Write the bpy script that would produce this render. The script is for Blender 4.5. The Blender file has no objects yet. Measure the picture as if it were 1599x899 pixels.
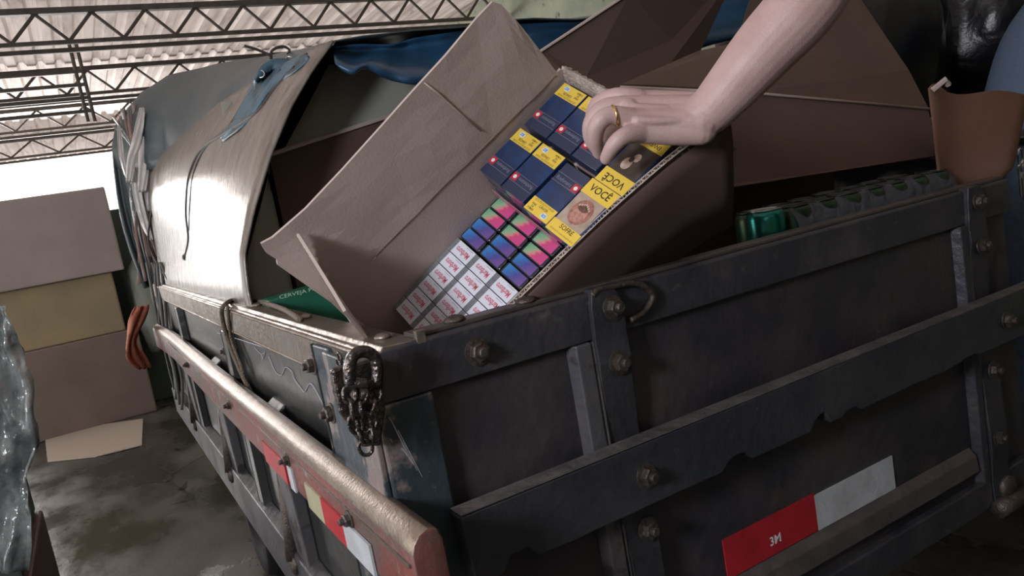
import bpy, bmesh, math, random
from mathutils import Vector, Matrix, noise
from mathutils.bvhtree import BVHTree
random.seed(7)
S = bpy.context.scene
COL = S.collection

# ---------------------------------------------------------------- camera, world, lights, exposure
FPX = 1200.0
CX = Vector((0.85340, -0.21651, 0.47411))          # truck's width seen in camera axes (x right, y down, z forward)
CY = Vector((-0.49148, -0.03117, 0.87034)); CY = (CY - CX * CY.dot(CX)).normalized(); CX.normalize()
CZ = CX.cross(CY)
MR = Matrix((CX, CY, CZ))                          # camera -> world
CAM = -(MR @ Vector((0.85 * -200 / FPX, 0.85 * 95 / FPX, 0.85)))
def ray(px, py): return MR @ Vector(((px - 800) / FPX, (py - 450) / FPX, 1.0))
def W(px, py, x=None, y=None, z=None, d=None):
    """point in the world on the sight line of a pixel, on plane x, y or z, or at depth d"""
    r = ray(px, py)
    if d is not None: t = d
    elif x is not None: t = (x - CAM.x) / r.x
    elif y is not None: t = (y - CAM.y) / r.y
    else: t = (z - CAM.z) / r.z
    return CAM + r * t
cam = bpy.data.objects.new('camera', bpy.data.cameras.new('camera')); COL.objects.link(cam)
rr, uu, bb = MR @ Vector((1, 0, 0)), MR @ Vector((0, -1, 0)), MR @ Vector((0, 0, -1))
cam.matrix_world = Matrix(((rr.x, uu.x, bb.x, CAM.x), (rr.y, uu.y, bb.y, CAM.y), (rr.z, uu.z, bb.z, CAM.z), (0, 0, 0, 1)))
cam.data.sensor_width = 36.0; cam.data.lens = 36.0 * FPX / 1599.0
cam.data.clip_start = 0.02; cam.data.clip_end = 200
S.camera = cam

world = bpy.data.worlds.new('daylight'); S.world = world; world.use_nodes = True
bg = world.node_tree.nodes['Background']
bg.inputs[0].default_value = (1.0, 0.965, 0.95, 1); bg.inputs[1].default_value = 2.6

def area(name, loc, target, sx, sy, power, col):
    l = bpy.data.lights.new(name, 'AREA'); l.shape = 'RECTANGLE'; l.size = sx; l.size_y = sy; l.energy = power; l.color = col
    o = bpy.data.objects.new(name, l); COL.objects.link(o); o.location = loc
    o.rotation_euler = (Vector(target) - Vector(loc)).to_track_quat('-Z', 'Y').to_euler(); return o
area('key_from_left', (-1.64, -0.76, 0.60), (0.12, 0.05, 0.1), 0.30, 0.36, 33, (0.92, 0.93, 1.0))  # key from the left, placed to match the carton flap's shadow; source unseen
area('fill_under_roof', (-1.50, 0.62, 1.50), (0.25, 0.15, 0.2), 0.70, 0.70, 4, (0.97, 0.95, 1.0))  # added fill below the roof, which has no opening here
area('daylight_far_opening', (-0.9, 8.6, 0.7), (-0.1, 1.5, 0.0), 3.0, 1.6, 300, (1.0, 0.96, 0.93))
area('fill_behind_camera', (-2.2, -2.6, 1.3), (0.3, 0.0, 0.0), 1.8, 1.2, 5, (0.80, 0.87, 1.0))  # unseen cool fill added behind the camera to brighten the near side
VS = S.view_settings
S.display_settings.display_device = 'sRGB'
VS.view_transform = 'Standard'; VS.look = 'None'; VS.exposure = 0.0; VS.gamma = 1.0; VS.use_curve_mapping = False

# ---------------------------------------------------------------- materials
MATS = {}
def mat(name, col, rough=0.6, metal=0.0, col2=None, scale=8.0, lo=0.4, hi=0.65, bump=0.0, bscale=60.0, coat=0.0,
        col3=None, scale3=20.0, lo3=0.55, hi3=0.62, trans=0.0, rough2=None, stretch=None, detail=6.0, spec=0.5):
    if name in MATS: return MATS[name]
    m = bpy.data.materials.new(name); m.use_nodes = True; nt = m.node_tree; N = nt.nodes; L = nt.links
    p = N['Principled BSDF']; p.inputs['Base Color'].default_value = (*col, 1); p.inputs['Roughness'].default_value = rough
    p.inputs['Metallic'].default_value = metal; p.inputs['Specular IOR Level'].default_value = spec
    if coat: p.inputs['Coat Weight'].default_value = coat; p.inputs['Coat Roughness'].default_value = 0.12
    tc = N.new('ShaderNodeTexCoord'); src = tc.outputs['Object']
    if stretch:
        mp = N.new('ShaderNodeMapping'); mp.inputs['Scale'].default_value = stretch; L.new(src, mp.inputs[0]); src = mp.outputs[0]
    def nz(sc, a, b, det=6.0):
        n = N.new('ShaderNodeTexNoise'); n.inputs['Scale'].default_value = sc; n.inputs['Detail'].default_value = det
        n.inputs['Roughness'].default_value = 0.6; L.new(src, n.inputs['Vector'])
        r = N.new('ShaderNodeMapRange'); r.inputs[1].default_value = a; r.inputs[2].default_value = b; L.new(n.outputs[0], r.inputs[0])
        return r.outputs[0]
    cur = None
    if col2:
        f = nz(scale, lo, hi, detail); mx = N.new('ShaderNodeMix'); mx.data_type = 'RGBA'
        mx.inputs[6].default_value = (*col, 1); mx.inputs[7].default_value = (*col2, 1); L.new(f, mx.inputs[0]); cur = mx.outputs[2]
        if rough2 is not None:
            r = N.new('ShaderNodeMapRange'); r.inputs[3].default_value = rough; r.inputs[4].default_value = rough2
            L.new(f, r.inputs[0]); L.new(r.outputs[0], p.inputs['Roughness'])
    if col3:
        f = nz(scale3, lo3, hi3, 8.0); mx = N.new('ShaderNodeMix'); mx.data_type = 'RGBA'
        if cur: L.new(cur, mx.inputs[6])
        else: mx.inputs[6].default_value = (*col, 1)
        mx.inputs[7].default_value = (*col3, 1); L.new(f, mx.inputs[0]); cur = mx.outputs[2]
    if cur: L.new(cur, p.inputs['Base Color'])
    if bump:
        n = N.new('ShaderNodeTexNoise'); n.inputs['Scale'].default_value = bscale; n.inputs['Detail'].default_value = 5; L.new(src, n.inputs['Vector'])
        b = N.new('ShaderNodeBump'); b.inputs['Strength'].default_value = bump; b.inputs['Distance'].default_value = 0.01
        L.new(n.outputs[0], b.inputs['Height']); L.new(b.outputs[0], p.inputs['Normal'])
    if trans:
        t = N.new('ShaderNodeBsdfTranslucent'); t.inputs[0].default_value = (*col, 1)
        if cur: L.new(cur, t.inputs[0])
        mx = N.new('ShaderNodeMixShader'); mx.inputs[0].default_value = trans; out = N['Material Output']
        L.new(p.outputs[0], mx.inputs[1]); L.new(t.outputs[0], mx.inputs[2]); L.new(mx.outputs[0], out.inputs[0])
    MATS[name] = m; return m
def gradient_mat(name, stops, rough=0.25, diag=0.35):
    """printed gradient running across a small face, in generated coordinates of the piece"""
    m = bpy.data.materials.new(name); m.use_nodes = True; nt = m.node_tree; N = nt.nodes; L = nt.links; p = N['Principled BSDF']
    p.inputs['Roughness'].default_value = rough; p.inputs['Coat Weight'].default_value = 0.6; p.inputs['Coat Roughness'].default_value = 0.1
    tc = N.new('ShaderNodeTexCoord'); sp = N.new('ShaderNodeSeparateXYZ'); L.new(tc.outputs['Generated'], sp.inputs[0])
    n = N.new('ShaderNodeTexNoise'); n.inputs['Scale'].default_value = 4; n.inputs['Detail'].default_value = 4; L.new(tc.outputs['Generated'], n.inputs['Vector'])
    a = N.new('ShaderNodeMath'); a.operation = 'MULTIPLY_ADD'; a.inputs[1].default_value = -diag; L.new(sp.outputs[1], a.inputs[0]); L.new(sp.outputs[0], a.inputs[2])
    b = N.new('ShaderNodeMath'); b.operation = 'MULTIPLY_ADD'; b.inputs[1].default_value = 0.5; L.new(n.outputs[0], b.inputs[0]); L.new(a.outputs[0], b.inputs[2])
    r = N.new('ShaderNodeValToRGB'); e = r.color_ramp.elements
    e[0].position, e[0].color = stops[0][0], (*stops[0][1], 1); e[1].position, e[1].color = stops[-1][0], (*stops[-1][1], 1)
    for q, c in stops[1:-1]:
        x = e.new(q); x.color = (*c, 1)
    L.new(b.outputs[0], r.inputs[0]); L.new(r.outputs[0], p.inputs['Base Color']); return m

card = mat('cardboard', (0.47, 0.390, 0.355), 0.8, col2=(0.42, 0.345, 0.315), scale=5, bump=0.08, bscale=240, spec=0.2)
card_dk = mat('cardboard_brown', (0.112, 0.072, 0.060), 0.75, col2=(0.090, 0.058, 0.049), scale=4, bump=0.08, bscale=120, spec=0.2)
card_out = mat('cardboard_outside_shaded', (0.090, 0.058, 0.048), 0.75, col2=(0.075, 0.048, 0.040), scale=4, spec=0.2)  # carton outside darkened, its lack of light put into the colour
card_edge = mat('cardboard_edge', (0.62, 0.54, 0.48), 0.9, col2=(0.33, 0.25, 0.20), scale=90)
card_torn = mat('cardboard_torn', (0.55, 0.48, 0.44), 0.95, col2=(0.36, 0.29, 0.25), scale=60, bump=0.8, bscale=300)
fibre = mat('fibreboard', (0.22, 0.187, 0.158), 0.27, col2=(0.135, 0.112, 0.094), scale=7, bump=0.15, bscale=40, stretch=(3, 3, 0.6), col3=(0.10, 0.075, 0.06), scale3=16, lo3=0.64, hi3=0.74, spec=0.8)
paint = mat('truck_paint', (0.036, 0.035, 0.042), 0.42, 0.25, col2=(0.078, 0.066, 0.064), scale=5, lo=0.42, hi=0.7, bump=0.25, bscale=45, col3=(0.085, 0.058, 0.045), scale3=9, lo3=0.60, hi3=0.72, rough2=0.62)
paint2 = mat('rail_paint', (0.042, 0.042, 0.051), 0.40, 0.3, col2=(0.082, 0.078, 0.080), scale=7, lo=0.45, hi=0.72, bump=0.25, bscale=60, col3=(0.12, 0.105, 0.10), scale3=26, lo3=0.62, hi3=0.70, rough2=0.6)
postm = mat('post_paint', (0.085, 0.088, 0.098), 0.42, 0.3, col2=(0.12, 0.10, 0.10), scale=11, bump=0.2, bscale=70, col3=(0.045, 0.04, 0.04), scale3=18)
sidem = mat('side_paint', (0.028, 0.031, 0.031), 0.30, 0.3, col2=(0.060, 0.060, 0.055), scale=4, lo=0.45, hi=0.7, bump=0.15, bscale=30, col3=(0.11, 0.095, 0.08), scale3=20, lo3=0.64, hi3=0.72)
cornerm = mat('worn_blue_paint', (0.040, 0.055, 0.068), 0.42, 0.2, col2=(0.22, 0.18, 0.17), scale=13, lo=0.52, hi=0.58, bump=0.2, bscale=60)
worn = mat('worn_steel', (0.26, 0.23, 0.20), 0.30, 0.7, col2=(0.16, 0.12, 0.09), scale=12, lo=0.4, hi=0.7, bump=0.25, bscale=70, rough2=0.5)
railred = mat('worn_red_paint', (0.20, 0.055, 0.045), 0.40, 0.1, col2=(0.11, 0.075, 0.065), scale=9, lo=0.42, hi=0.62, bump=0.25, bscale=60, col3=(0.33, 0.27, 0.24), scale3=15, lo3=0.63, hi3=0.66)
boltm = mat('bolt_steel', (0.11, 0.095, 0.085), 0.45, 0.6, col2=(0.07, 0.05, 0.04), scale=80, bump=0.3, bscale=200)
chainm = mat('greasy_chain_steel', (0.07, 0.067, 0.07), 0.22, 0.85, col2=(0.13, 0.10, 0.085), scale=60, bump=0.4, bscale=150)
ropem = mat('rope_brown', (0.16, 0.125, 0.09), 0.7, bump=0.9, bscale=260)
cordm = mat('dark_cord', (0.045, 0.04, 0.038), 0.6, bump=0.5, bscale=300)
tarpm = mat('tarpaulin', (0.055, 0.080, 0.092), 0.34, col2=(0.075, 0.095, 0.10), scale=3, bump=0.25, bscale=9, stretch=(1, 1, 1))
tarpb = mat('blue_tarpaulin', (0.025, 0.095, 0.19), 0.32, col2=(0.020, 0.06, 0.12), scale=4, bump=0.35, bscale=12)
plastic = mat('clear_wrinkled_plastic', (0.50, 0.54, 0.54), 0.14, 0.35, col2=(0.16, 0.19, 0.19), scale=9, lo=0.4, hi=0.62, bump=1.0, bscale=22)
strand = mat('plastic_strand', (0.62, 0.50, 0.47), 0.15, 0.1, bump=0.6, bscale=60, trans=0.55)
blackpl = mat('black_plastic', (0.010, 0.011, 0.013), 0.28, bump=0.6, bscale=14)
skin = mat('skin', (0.46, 0.325, 0.305), 0.48, col2=(0.41, 0.265, 0.245), scale=22, lo=0.4, hi=0.7, bump=0.10, bscale=420)
gold = mat('gold', (0.72, 0.50, 0.22), 0.22, 1.0)
steel = mat('bright_steel', (0.55, 0.56, 0.58), 0.22, 1.0)
denim = mat('blue_cloth', (0.085, 0.125, 0.20), 0.85, col2=(0.06, 0.095, 0.16), scale=30, bump=0.5, bscale=300)
darkcloth = mat('dark_cloth', (0.018, 0.019, 0.024), 0.8, bump=0.4, bscale=200)
hairm = mat('dark_hair', (0.02, 0.015, 0.012), 0.6, bump=0.8, bscale=300)
navy = mat('pack_navy', (0.022, 0.036, 0.092), 0.24, coat=0.7, col2=(0.020, 0.055, 0.155), scale=30, spec=0.5)
navy_lid = mat('pack_navy_lid', (0.034, 0.042, 0.085), 0.3, coat=0.6)
packred = mat('pack_red', (0.50, 0.035, 0.055), 0.3, coat=0.5)
white = mat('print_white', (0.78, 0.78, 0.80), 0.45)
offwhite = mat('pack_white', (0.74, 0.76, 0.84), 0.38, coat=0.3)
silver = mat('pack_silver', (0.20, 0.22, 0.235), 0.4, 0.35, col2=(0.28, 0.30, 0.31), scale=160)
logo_red = mat('print_red', (0.62, 0.12, 0.18), 0.4)
yellow = mat('print_yellow', (0.80, 0.56, 0.075), 0.4, coat=0.3)
black = mat('print_black', (0.02, 0.018, 0.015), 0.5)
olive = mat('print_olive', (0.23, 0.16, 0.02), 0.5)
skyblue = mat('print_blue', (0.07, 0.23, 0.55), 0.4)
greyprint = mat('print_grey', (0.22, 0.24, 0.31), 0.4)
packdark = mat('pack_dark', (0.032, 0.036, 0.045), 0.3, coat=0.6)
pinkm = mat('pack_pink_edge', (0.42, 0.16, 0.22), 0.35, coat=0.5)
greenpink = gradient_mat('print_green_pink', [(0.0, (0.14, 0.42, 0.24)), (0.36, (0.32, 0.50, 0.30)), (0.50, (0.70, 0.28, 0.26)), (0.64, (0.70, 0.085, 0.24)), (1.0, (0.66, 0.09, 0.28))])
blueviolet = gradient_mat('print_blue_violet', [(0.0, (0.06, 0.26, 0.60)), (0.35, (0.05, 0.17, 0.48)), (0.60, (0.09, 0.09, 0.33)), (0.95, (0.17, 0.10, 0.32))])
photo_skin = mat('print_photo_skin', (0.46, 0.36, 0.29), 0.4, col2=(0.34, 0.25, 0.20), scale=45, coat=0.4)
photo_dark = mat('print_photo_dark', (0.050, 0.040, 0.036), 0.3, col2=(0.09, 0.065, 0.05), scale=60, coat=0.5)
photo_lip = mat('print_photo_lip', (0.42, 0.20, 0.16), 0.4, col2=(0.24, 0.09, 0.07), scale=160)
photo_pale = mat('print_photo_pale', (0.60, 0.47, 0.38), 0.35, col2=(0.40, 0.27, 0.20), scale=120)
beergreen = mat('carton_green', (0.012, 0.125, 0.075), 0.45, col2=(0.010, 0.095, 0.055), scale=10)
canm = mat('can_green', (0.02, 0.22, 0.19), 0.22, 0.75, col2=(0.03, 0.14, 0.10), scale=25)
canm2 = mat('can_green_shaded', (0.012, 0.06, 0.035), 0.3, 0.6, col2=(0.05, 0.06, 0.03), scale=30); canlid2 = mat('can_lid_shaded', (0.10, 0.105, 0.11), 0.3, 0.9, col2=(0.04, 0.045, 0.045), scale=50)  # cans after the first: body and lid darkened, shade put into the colour
canlid = mat('can_lid', (0.45, 0.47, 0.48), 0.28, 1.0)
shrink = mat('shrink_film', (0.10, 0.11, 0.14), 0.08, 0.0, bump=0.9, bscale=70); shrink.node_tree.nodes['Principled BSDF'].inputs['Alpha'].default_value = 0.5
tape_red = mat('tape_red', (0.42, 0.018, 0.028), 0.4, col2=(0.33, 0.015, 0.022), scale=30)
tape_white = mat('tape_white', (0.50, 0.53, 0.56), 0.35, col2=(0.40, 0.42, 0.43), scale=22, bump=0.2, bscale=40, spec=0.7)
tape_yel = mat('tape_faded', (0.42, 0.40, 0.24), 0.4, col2=(0.34, 0.32, 0.22), scale=30)
chalk = mat('chalk', (0.42, 0.42, 0.46), 0.9)
trussm = mat('truss_steel', (0.10, 0.085, 0.075), 0.6, 0.2, col2=(0.075, 0.06, 0.05), scale=20)
roofm = mat('roof_sheet', (0.66, 0.61, 0.58), 0.7, col2=(0.48, 0.43, 0.41), scale=3.0, lo=0.45, hi=0.7, trans=0.55, stretch=(3, 0.5, 1), col3=(0.28, 0.22, 0.19), scale3=6, lo3=0.64, hi3=0.76)
wallm = mat('stained_plaster', (0.30, 0.31, 0.23), 0.9, col2=(0.20, 0.23, 0.17), scale=2.2, bump=0.5, bscale=12, col3=(0.10, 0.10, 0.075), scale3=9, lo3=0.60, hi3=0.66)
floorm = mat('damp_concrete', (0.044, 0.040, 0.033), 0.20, col2=(0.105, 0.105, 0.092), scale=1.6, lo=0.42, hi=0.62, bump=0.25, bscale=9, stretch=(1.6, 0.9, 1), col3=(0.03, 0.027, 0.022), scale3=2.2, lo3=0.58, hi3=0.70, rough2=0.5)
stack_y = mat('carton_yellow', (0.36, 0.29, 0.17), 0.8, col2=(0.30, 0.25, 0.16), scale=3)
stack_b = mat('carton_dull_brown', (0.22, 0.17, 0.15), 0.8, col2=(0.18, 0.14, 0.125), scale=3)
stack_g = mat('carton_grey_brown', (0.42, 0.36, 0.35), 0.8, col2=(0.36, 0.31, 0.30), scale=2)
paleg = mat('sack_grey_green', (0.28, 0.31, 0.28), 0.8)
orange = mat('orange_cloth', (0.50, 0.18, 0.11), 0.8, col2=(0.40, 0.13, 0.08), scale=30, bump=0.5, bscale=80)
crate_red = mat('crate_dark_red', (0.10, 0.035, 0.035), 0.6)
rubber = mat('rubber', (0.02, 0.02, 0.02), 0.8)

# ---------------------------------------------------------------- helpers
def link(o, parent=None, label=None, cat=None, group=None, kind=None):
    COL.objects.link(o)
    if parent: o.parent = parent
    if label: o['label'] = label
    if cat: o['category'] = cat
    if group: o['group'] = group
    if kind: o['kind'] = kind
    return o
def thing(name, label, cat, loc=(0, 0, 0), group=None, mw=None):
    o = bpy.data.objects.new(name, None); o.empty_display_size = 0.05
    if mw is not None: o.matrix_world = mw
    else: o.location = loc
    return link(o, None, label, cat, group)
def obj(name, bm, m, parent=None, smooth=False, bevel=0, solid=0, sub=0, world=False, soff=0, **k):
    bmesh.ops.recalc_face_normals(bm, faces=bm.faces) if not solid else None
    me = bpy.data.meshes.new(name); bm.to_mesh(me); bm.free()
    for mm in (m if isinstance(m, (list, tuple)) else [m]): me.materials.append(mm)
    if smooth:
        for p in me.polygons: p.use_smooth = True
    o = bpy.data.objects.new(name, me); link(o, parent, **k)
    if world and parent: o.matrix_parent_inverse = parent_world(parent).inverted()
    if sub: md = o.modifiers.new('s', 'SUBSURF'); md.levels = md.render_levels = sub
    if solid: md = o.modifiers.new('t', 'SOLIDIFY'); md.thickness = solid; md.offset = soff
    if bevel: md = o.modifiers.new('b', 'BEVEL'); md.width = bevel; md.segments = 2; md.limit_method = 'ANGLE'
    return o
def parent_world(p):
    mwl = p.matrix_basis.copy()
    if p.parent: mwl = parent_world(p.parent) @ p.matrix_parent_inverse @ mwl
    return mwl
def BM(): return bmesh.new()
def box(bm, lo, hi, mx=None, mi=0):
    vs = [bm.verts.new(Vector((x, y, z)) if mx is None else mx @ Vector((x, y, z))) for x in (lo[0], hi[0]) for y in (lo[1], hi[1]) for z in (lo[2], hi[2])]
    fs = [(0, 1, 3, 2), (4, 6, 7, 5), (0, 4, 5, 1), (2, 3, 7, 6), (0, 2, 6, 4), (1, 5, 7, 3)]
    for f in fs:
        q = bm.faces.new([vs[i] for i in f]); q.material_index = mi
    return vs
def prism(bm, pts, off, mi=0):
    """closed polygon of points extruded by vector off"""
    a = [bm.verts.new(Vector(p)) for p in pts]; b = [bm.verts.new(Vector(p) + Vector(off)) for p in pts]; n = len(pts)
    for f in [a[::-1], b] + [[a[i], a[(i + 1) % n], b[(i + 1) % n], b[i]] for i in range(n)]:
        bm.faces.new(f).material_index = mi
def slab(bm, pts, th=0.004):
    P = [Vector(p) for p in pts]; n = Vector((0, 0, 0))
    for i in range(len(P)): n += P[i].cross(P[(i + 1) % len(P)])
    n.normalize(); prism(bm, P, n * th)
def grid(bm, rows, close=False):
    vs = [[bm.verts.new(Vector(p)) for p in r] for r in rows]
    for i in range(len(vs) - 1):
        m = len(vs[i])
        for j in range(m if close else m - 1):
            bm.faces.new((vs[i][j], vs[i][(j + 1) % m], vs[i + 1][(j + 1) % m], vs[i + 1][j]))
    return vs
def spline(pts, n=6):
    P = [Vector(p) for p in pts]; out = []
    for i in range(len(P) - 1):
        a, b, c, d = P[max(i - 1, 0)], P[i], P[i + 1], P[min(i + 2, len(P) - 1)]
        for k in range(n):
            t = k / n
            out.append(0.5 * ((2 * b) + (c - a) * t + (2 * a - 5 * b + 4 * c - d) * t * t + (3 * b - a - 3 * c + d) * t ** 3))
    out.append(P[-1]); return out
def tube(bm, pts, r, seg=8, cap=True, closed=False):
    P = [Vector(p) for p in pts]; R = r if isinstance(r, (list, tuple)) else [r] * len(P)
    rings = []; up = Vector((0.13, 0.27, 0.95)).normalized(); n = len(P)
    for i, p in enumerate(P):
        a = P[(i - 1) % n] if (closed or i) else P[0]; b = P[(i + 1) % n] if (closed or i < n - 1) else P[-1]
        t = (b - a).normalized(); s = t.cross(up)
        if s.length < 1e-4: s = t.cross(Vector((1, 0, 0)))
        s.normalize(); w = s.cross(t); up = w
        rings.append([bm.verts.new(p + (s * math.cos(q) + w * math.sin(q)) * R[i]) for q in [2 * math.pi * k / seg for k in range(seg)]])
    for i in range(n if closed else n - 1):
        A, B = rings[i], rings[(i + 1) % n]
        for k in range(seg):
            try: bm.faces.new((A[k], A[(k + 1) % seg], B[(k + 1) % seg], B[k]))
            except ValueError: pass
    if cap and not closed: bm.faces.new(rings[0][::-1]); bm.faces.new(rings[-1])
def lathe(bm, prof, mx=None, seg=20):
    rows = []
    for r, z in prof:
        rows.append([(Vector((r * math.cos(2 * math.pi * k / seg), r * math.sin(2 * math.pi * k / seg), z))) for k in range(seg)])
    if mx is not None: rows = [[mx @ v for v in r] for r in rows]
    vs = grid(bm, rows, True); bm.faces.new(vs[0][::-1]); bm.faces.new(vs[-1])
def frame(o, ex, ey, ez): return Matrix(((ex[0], ey[0], ez[0], o[0]), (ex[1], ey[1], ez[1], o[1]), (ex[2], ey[2], ez[2], o[2]), (0, 0, 0, 1)))
def kids(o): return [c for c in bpy.data.objects if c.parent == o]
def copy_tree(o, parent=None):
    c = o.copy(); COL.objects.link(c); c.parent = parent
    for ch in kids(o): copy_tree(ch, c)
    return c
FONTS = {}
def text_me(s, m, bold=0.0, squeeze=1.0):
    """flat lettering one unit tall, centred on the origin"""
    k = (s, m.name, bold, squeeze)
    if k in FONTS: return FONTS[k]
    c = bpy.data.curves.new('lettering', 'FONT'); c.body = s; c.resolution_u = 2; c.offset = bold; c.align_x = 'CENTER'; c.align_y = 'CENTER'
    o = bpy.data.objects.new('lettering', c); COL.objects.link(o); bpy.context.view_layer.update()
    me = bpy.data.meshes.new_from_object(o.evaluated_get(bpy.context.evaluated_depsgraph_get()))
    bpy.data.objects.remove(o); me.name = 'lettering'; me.materials.clear(); me.materials.append(m)
    me.transform(Matrix.Diagonal((squeeze, 1, 1, 1))); FONTS[k] = me; return me
def text(s, m, parent, x, y, z, h, rot=0.0, bold=0.0, squeeze=1.0, mx=None, name='lettering'):
    o = bpy.data.objects.new(name, text_me(s, m, bold, squeeze)); link(o, parent)
    l = Matrix.Translation((x, y, z)) @ Matrix.Rotation(rot, 4, 'Z') @ Matrix.Diagonal((h, h, h, 1))
    o.matrix_basis = (mx @ l) if mx is not None else l
    if mx is not None and parent: o.matrix_parent_inverse = parent_world(parent).inverted()
    return o
def organic(name, chains, m, parent=None, voxel=0.002, smooth=6, extra=None, **k):
    """one continuous skin grown over tapering chains of joints"""
    bm = BM()
    for ch in chains:
        P = [Vector(p[0]) for p in ch]; R = [p[1] for p in ch]
        pts = spline(P, 5); rad = [v.x for v in spline([Vector((r, 0, 0)) for r in R], 5)]
        tube(bm, pts, rad, 24)
        for e in (0, -1): bmesh.ops.create_icosphere(bm, subdivisions=2, radius=rad[e] * 0.995, matrix=Matrix.Translation(pts[e]))
    if extra: extra(bm)
    me = bpy.data.meshes.new(name); bm.to_mesh(me); bm.free(); o = bpy.data.objects.new(name, me); COL.objects.link(o)
    md = o.modifiers.new('r', 'REMESH'); md.mode = 'VOXEL'; md.voxel_size = voxel; md.use_smooth_shade = True
    md = o.modifiers.new('s', 'SMOOTH'); md.factor = 0.5; md.iterations = smooth
    bpy.context.view_layer.update()
    me2 = bpy.data.meshes.new_from_object(o.evaluated_get(bpy.context.evaluated_depsgraph_get()))
    bpy.data.objects.remove(o); me2.name = name; me2.materials.clear(); me2.materials.append(m)
    for p in me2.polygons: p.use_smooth = True
    o = bpy.data.objects.new(name, me2); return link(o, parent, **k)

# ---------------------------------------------------------------- the setting
FZ = -1.15
bm = BM(); box(bm, (-5, -4, FZ - 0.1), (3.2, 12, FZ)); obj('floor', bm, floorm, kind='structure')
# cracks in the concrete, cut as shallow dark channels
ce = [[(250, 728), (270, 742), (262, 752), (235, 752), (215, 756)], [(270, 742), (300, 722), (320, 712)], [(262, 752), (285, 765), (300, 778), (268, 788)], [(285, 765), (292, 752)]]
crackm = mat('crack_dirt', (0.03, 0.028, 0.022), 0.9)
bm = BM()
for c in ce:
    pts = spline([W(*p, z=FZ + 0.001) for p in c], 6)
    for i in range(len(pts) - 1):
        a, b = pts[i], pts[i + 1]; n = Vector((b.y - a.y, a.x - b.x, 0)).normalized(); w1 = 0.004 + 0.022 * abs(noise.noise(a * 9)); w2 = 0.004 + 0.022 * abs(noise.noise(b * 9))
        bm.faces.new([bm.verts.new(v) for v in (a - n * w1, b - n * w2, b + n * w2, a + n * w1)])
obj('crack', bm, crackm, bpy.data.objects['floor'])
bm = BM(); box(bm, (3.0, -4, FZ), (3.2, 12, 1.75)); obj('wall_right', bm, wallm, kind='structure')
bm = BM(); box(bm, (-5, -4.2, FZ), (3.2, -4.0, 1.75)); obj('wall_rear', bm, wallm, kind='structure')
bm = BM(); box(bm, (-5.2, -4.2, FZ), (-5.0, 0.3, 1.75)); obj('wall_left', bm, wallm, kind='structure')
bm = BM(); box(bm, (0.9, 11.8, FZ), (3.2, 12, 1.75)); obj('wall_far', bm, wallm, kind='structure')
ceiling = bpy.data.objects.new('ceiling', None); ceiling.location = (0, 0, 1.64); link(ceiling, kind='structure')
bm = BM(); pitch = 0.125; n = 8
rows = []
for yy in (0, 2.06):
    r = []
    for i in range(n):
        for fx, fz in ((0, 0), (0.22, 0), (0.38, 0.03), (0.62, 0.03), (0.78, 0)): r.append((pitch * (i + fx), yy, fz))
    r.append((pitch * n, yy, 0)); rows.append(r)
grid(bm, rows)
sheet0 = obj('roof_sheet', bm, roofm, ceiling, solid=0.002, world=False)
first = True
for iy in range(8):
    for ix in range(8):
        o = sheet0 if first else sheet0.copy()
        if not first: COL.objects.link(o); o.parent = ceiling
        first = False
        o.location = (-5 + ix * 1.0, -4 + iy * 2.0, random.uniform(0, 0.004) + (iy % 2) * 0.005)
def truss(y, ztop, zbot, x0, x1, step, label):
    t = thing('roof_truss', label, 'truss', ((x0 + x1) / 2, y, zbot), group=None)
    def part(nm, lo, hi):
        b = BM(); box(b, lo, hi); obj(nm, b, trussm, t, world=True)
    part('upper_chord', (x0, y - 0.022, ztop - 0.035), (x1, y + 0.022, ztop))
    part('lower_chord', (x0, y - 0.03, zbot - 0.024), (x1, y - 0.012, zbot)); part('lower_chord', (x0, y + 0.012, zbot - 0.062), (x1, y + 0.030, zbot - 0.036))
    x = x0; k = 0; me = None
    while x < x1 - step:
        a, c = ((x, y, zbot), (x + step, y, ztop - 0.03)) if k % 2 == 0 else ((x, y, ztop - 0.03), (x + step, y, zbot))
        b = BM(); tube(b, [a, c], 0.010, 6); obj('diagonal', b, trussm, t, world=True); x += step; k += 1
    return t
truss(4.48, 1.62, 1.43, -2.1, 3.0, 0.148, 'steel lattice truss nearest the camera, running along the top of the photo')
truss(6.10, 1.62, 1.42, -2.1, 3.0, 0.17, 'second steel lattice truss, just above the tarpaulin silhouette')
truss(7.7, 1.62, 1.42, -2.1, 3.0, 0.20, 'third steel lattice truss from the camera, half lost in the glare')
truss(9.6, 1.62, 1.42, -2.1, 3.0, 0.24, 'farthest steel lattice truss, faint beyond the others')
t = thing('steel_lattice', 'small dark steel lattice hanging below the nearest roof truss at left', 'lattice', (0, 5.3, 1.0))
for nm, px0, px1 in (('upright', 110, 148), ('upright', 121, 156)):
    b = BM(); a = W(px0, 76, y=5.3); c = W(px1, 190, y=5.3); tube(b, [(a.x, 5.3, 1.62), (a.x, 5.3, c.z)], 0.013, 6); obj(nm, b, trussm, t, world=True)
for zz in (1.42, 1.33, 1.24, 1.15):
    b = BM(); p = W(110, 76, y=5.3).x; box(b, (-1.4, 5.29, zz - 0.012), (p + 0.05, 5.31, zz + 0.012)); obj('crossbar', b, trussm, t, world=True)

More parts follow.
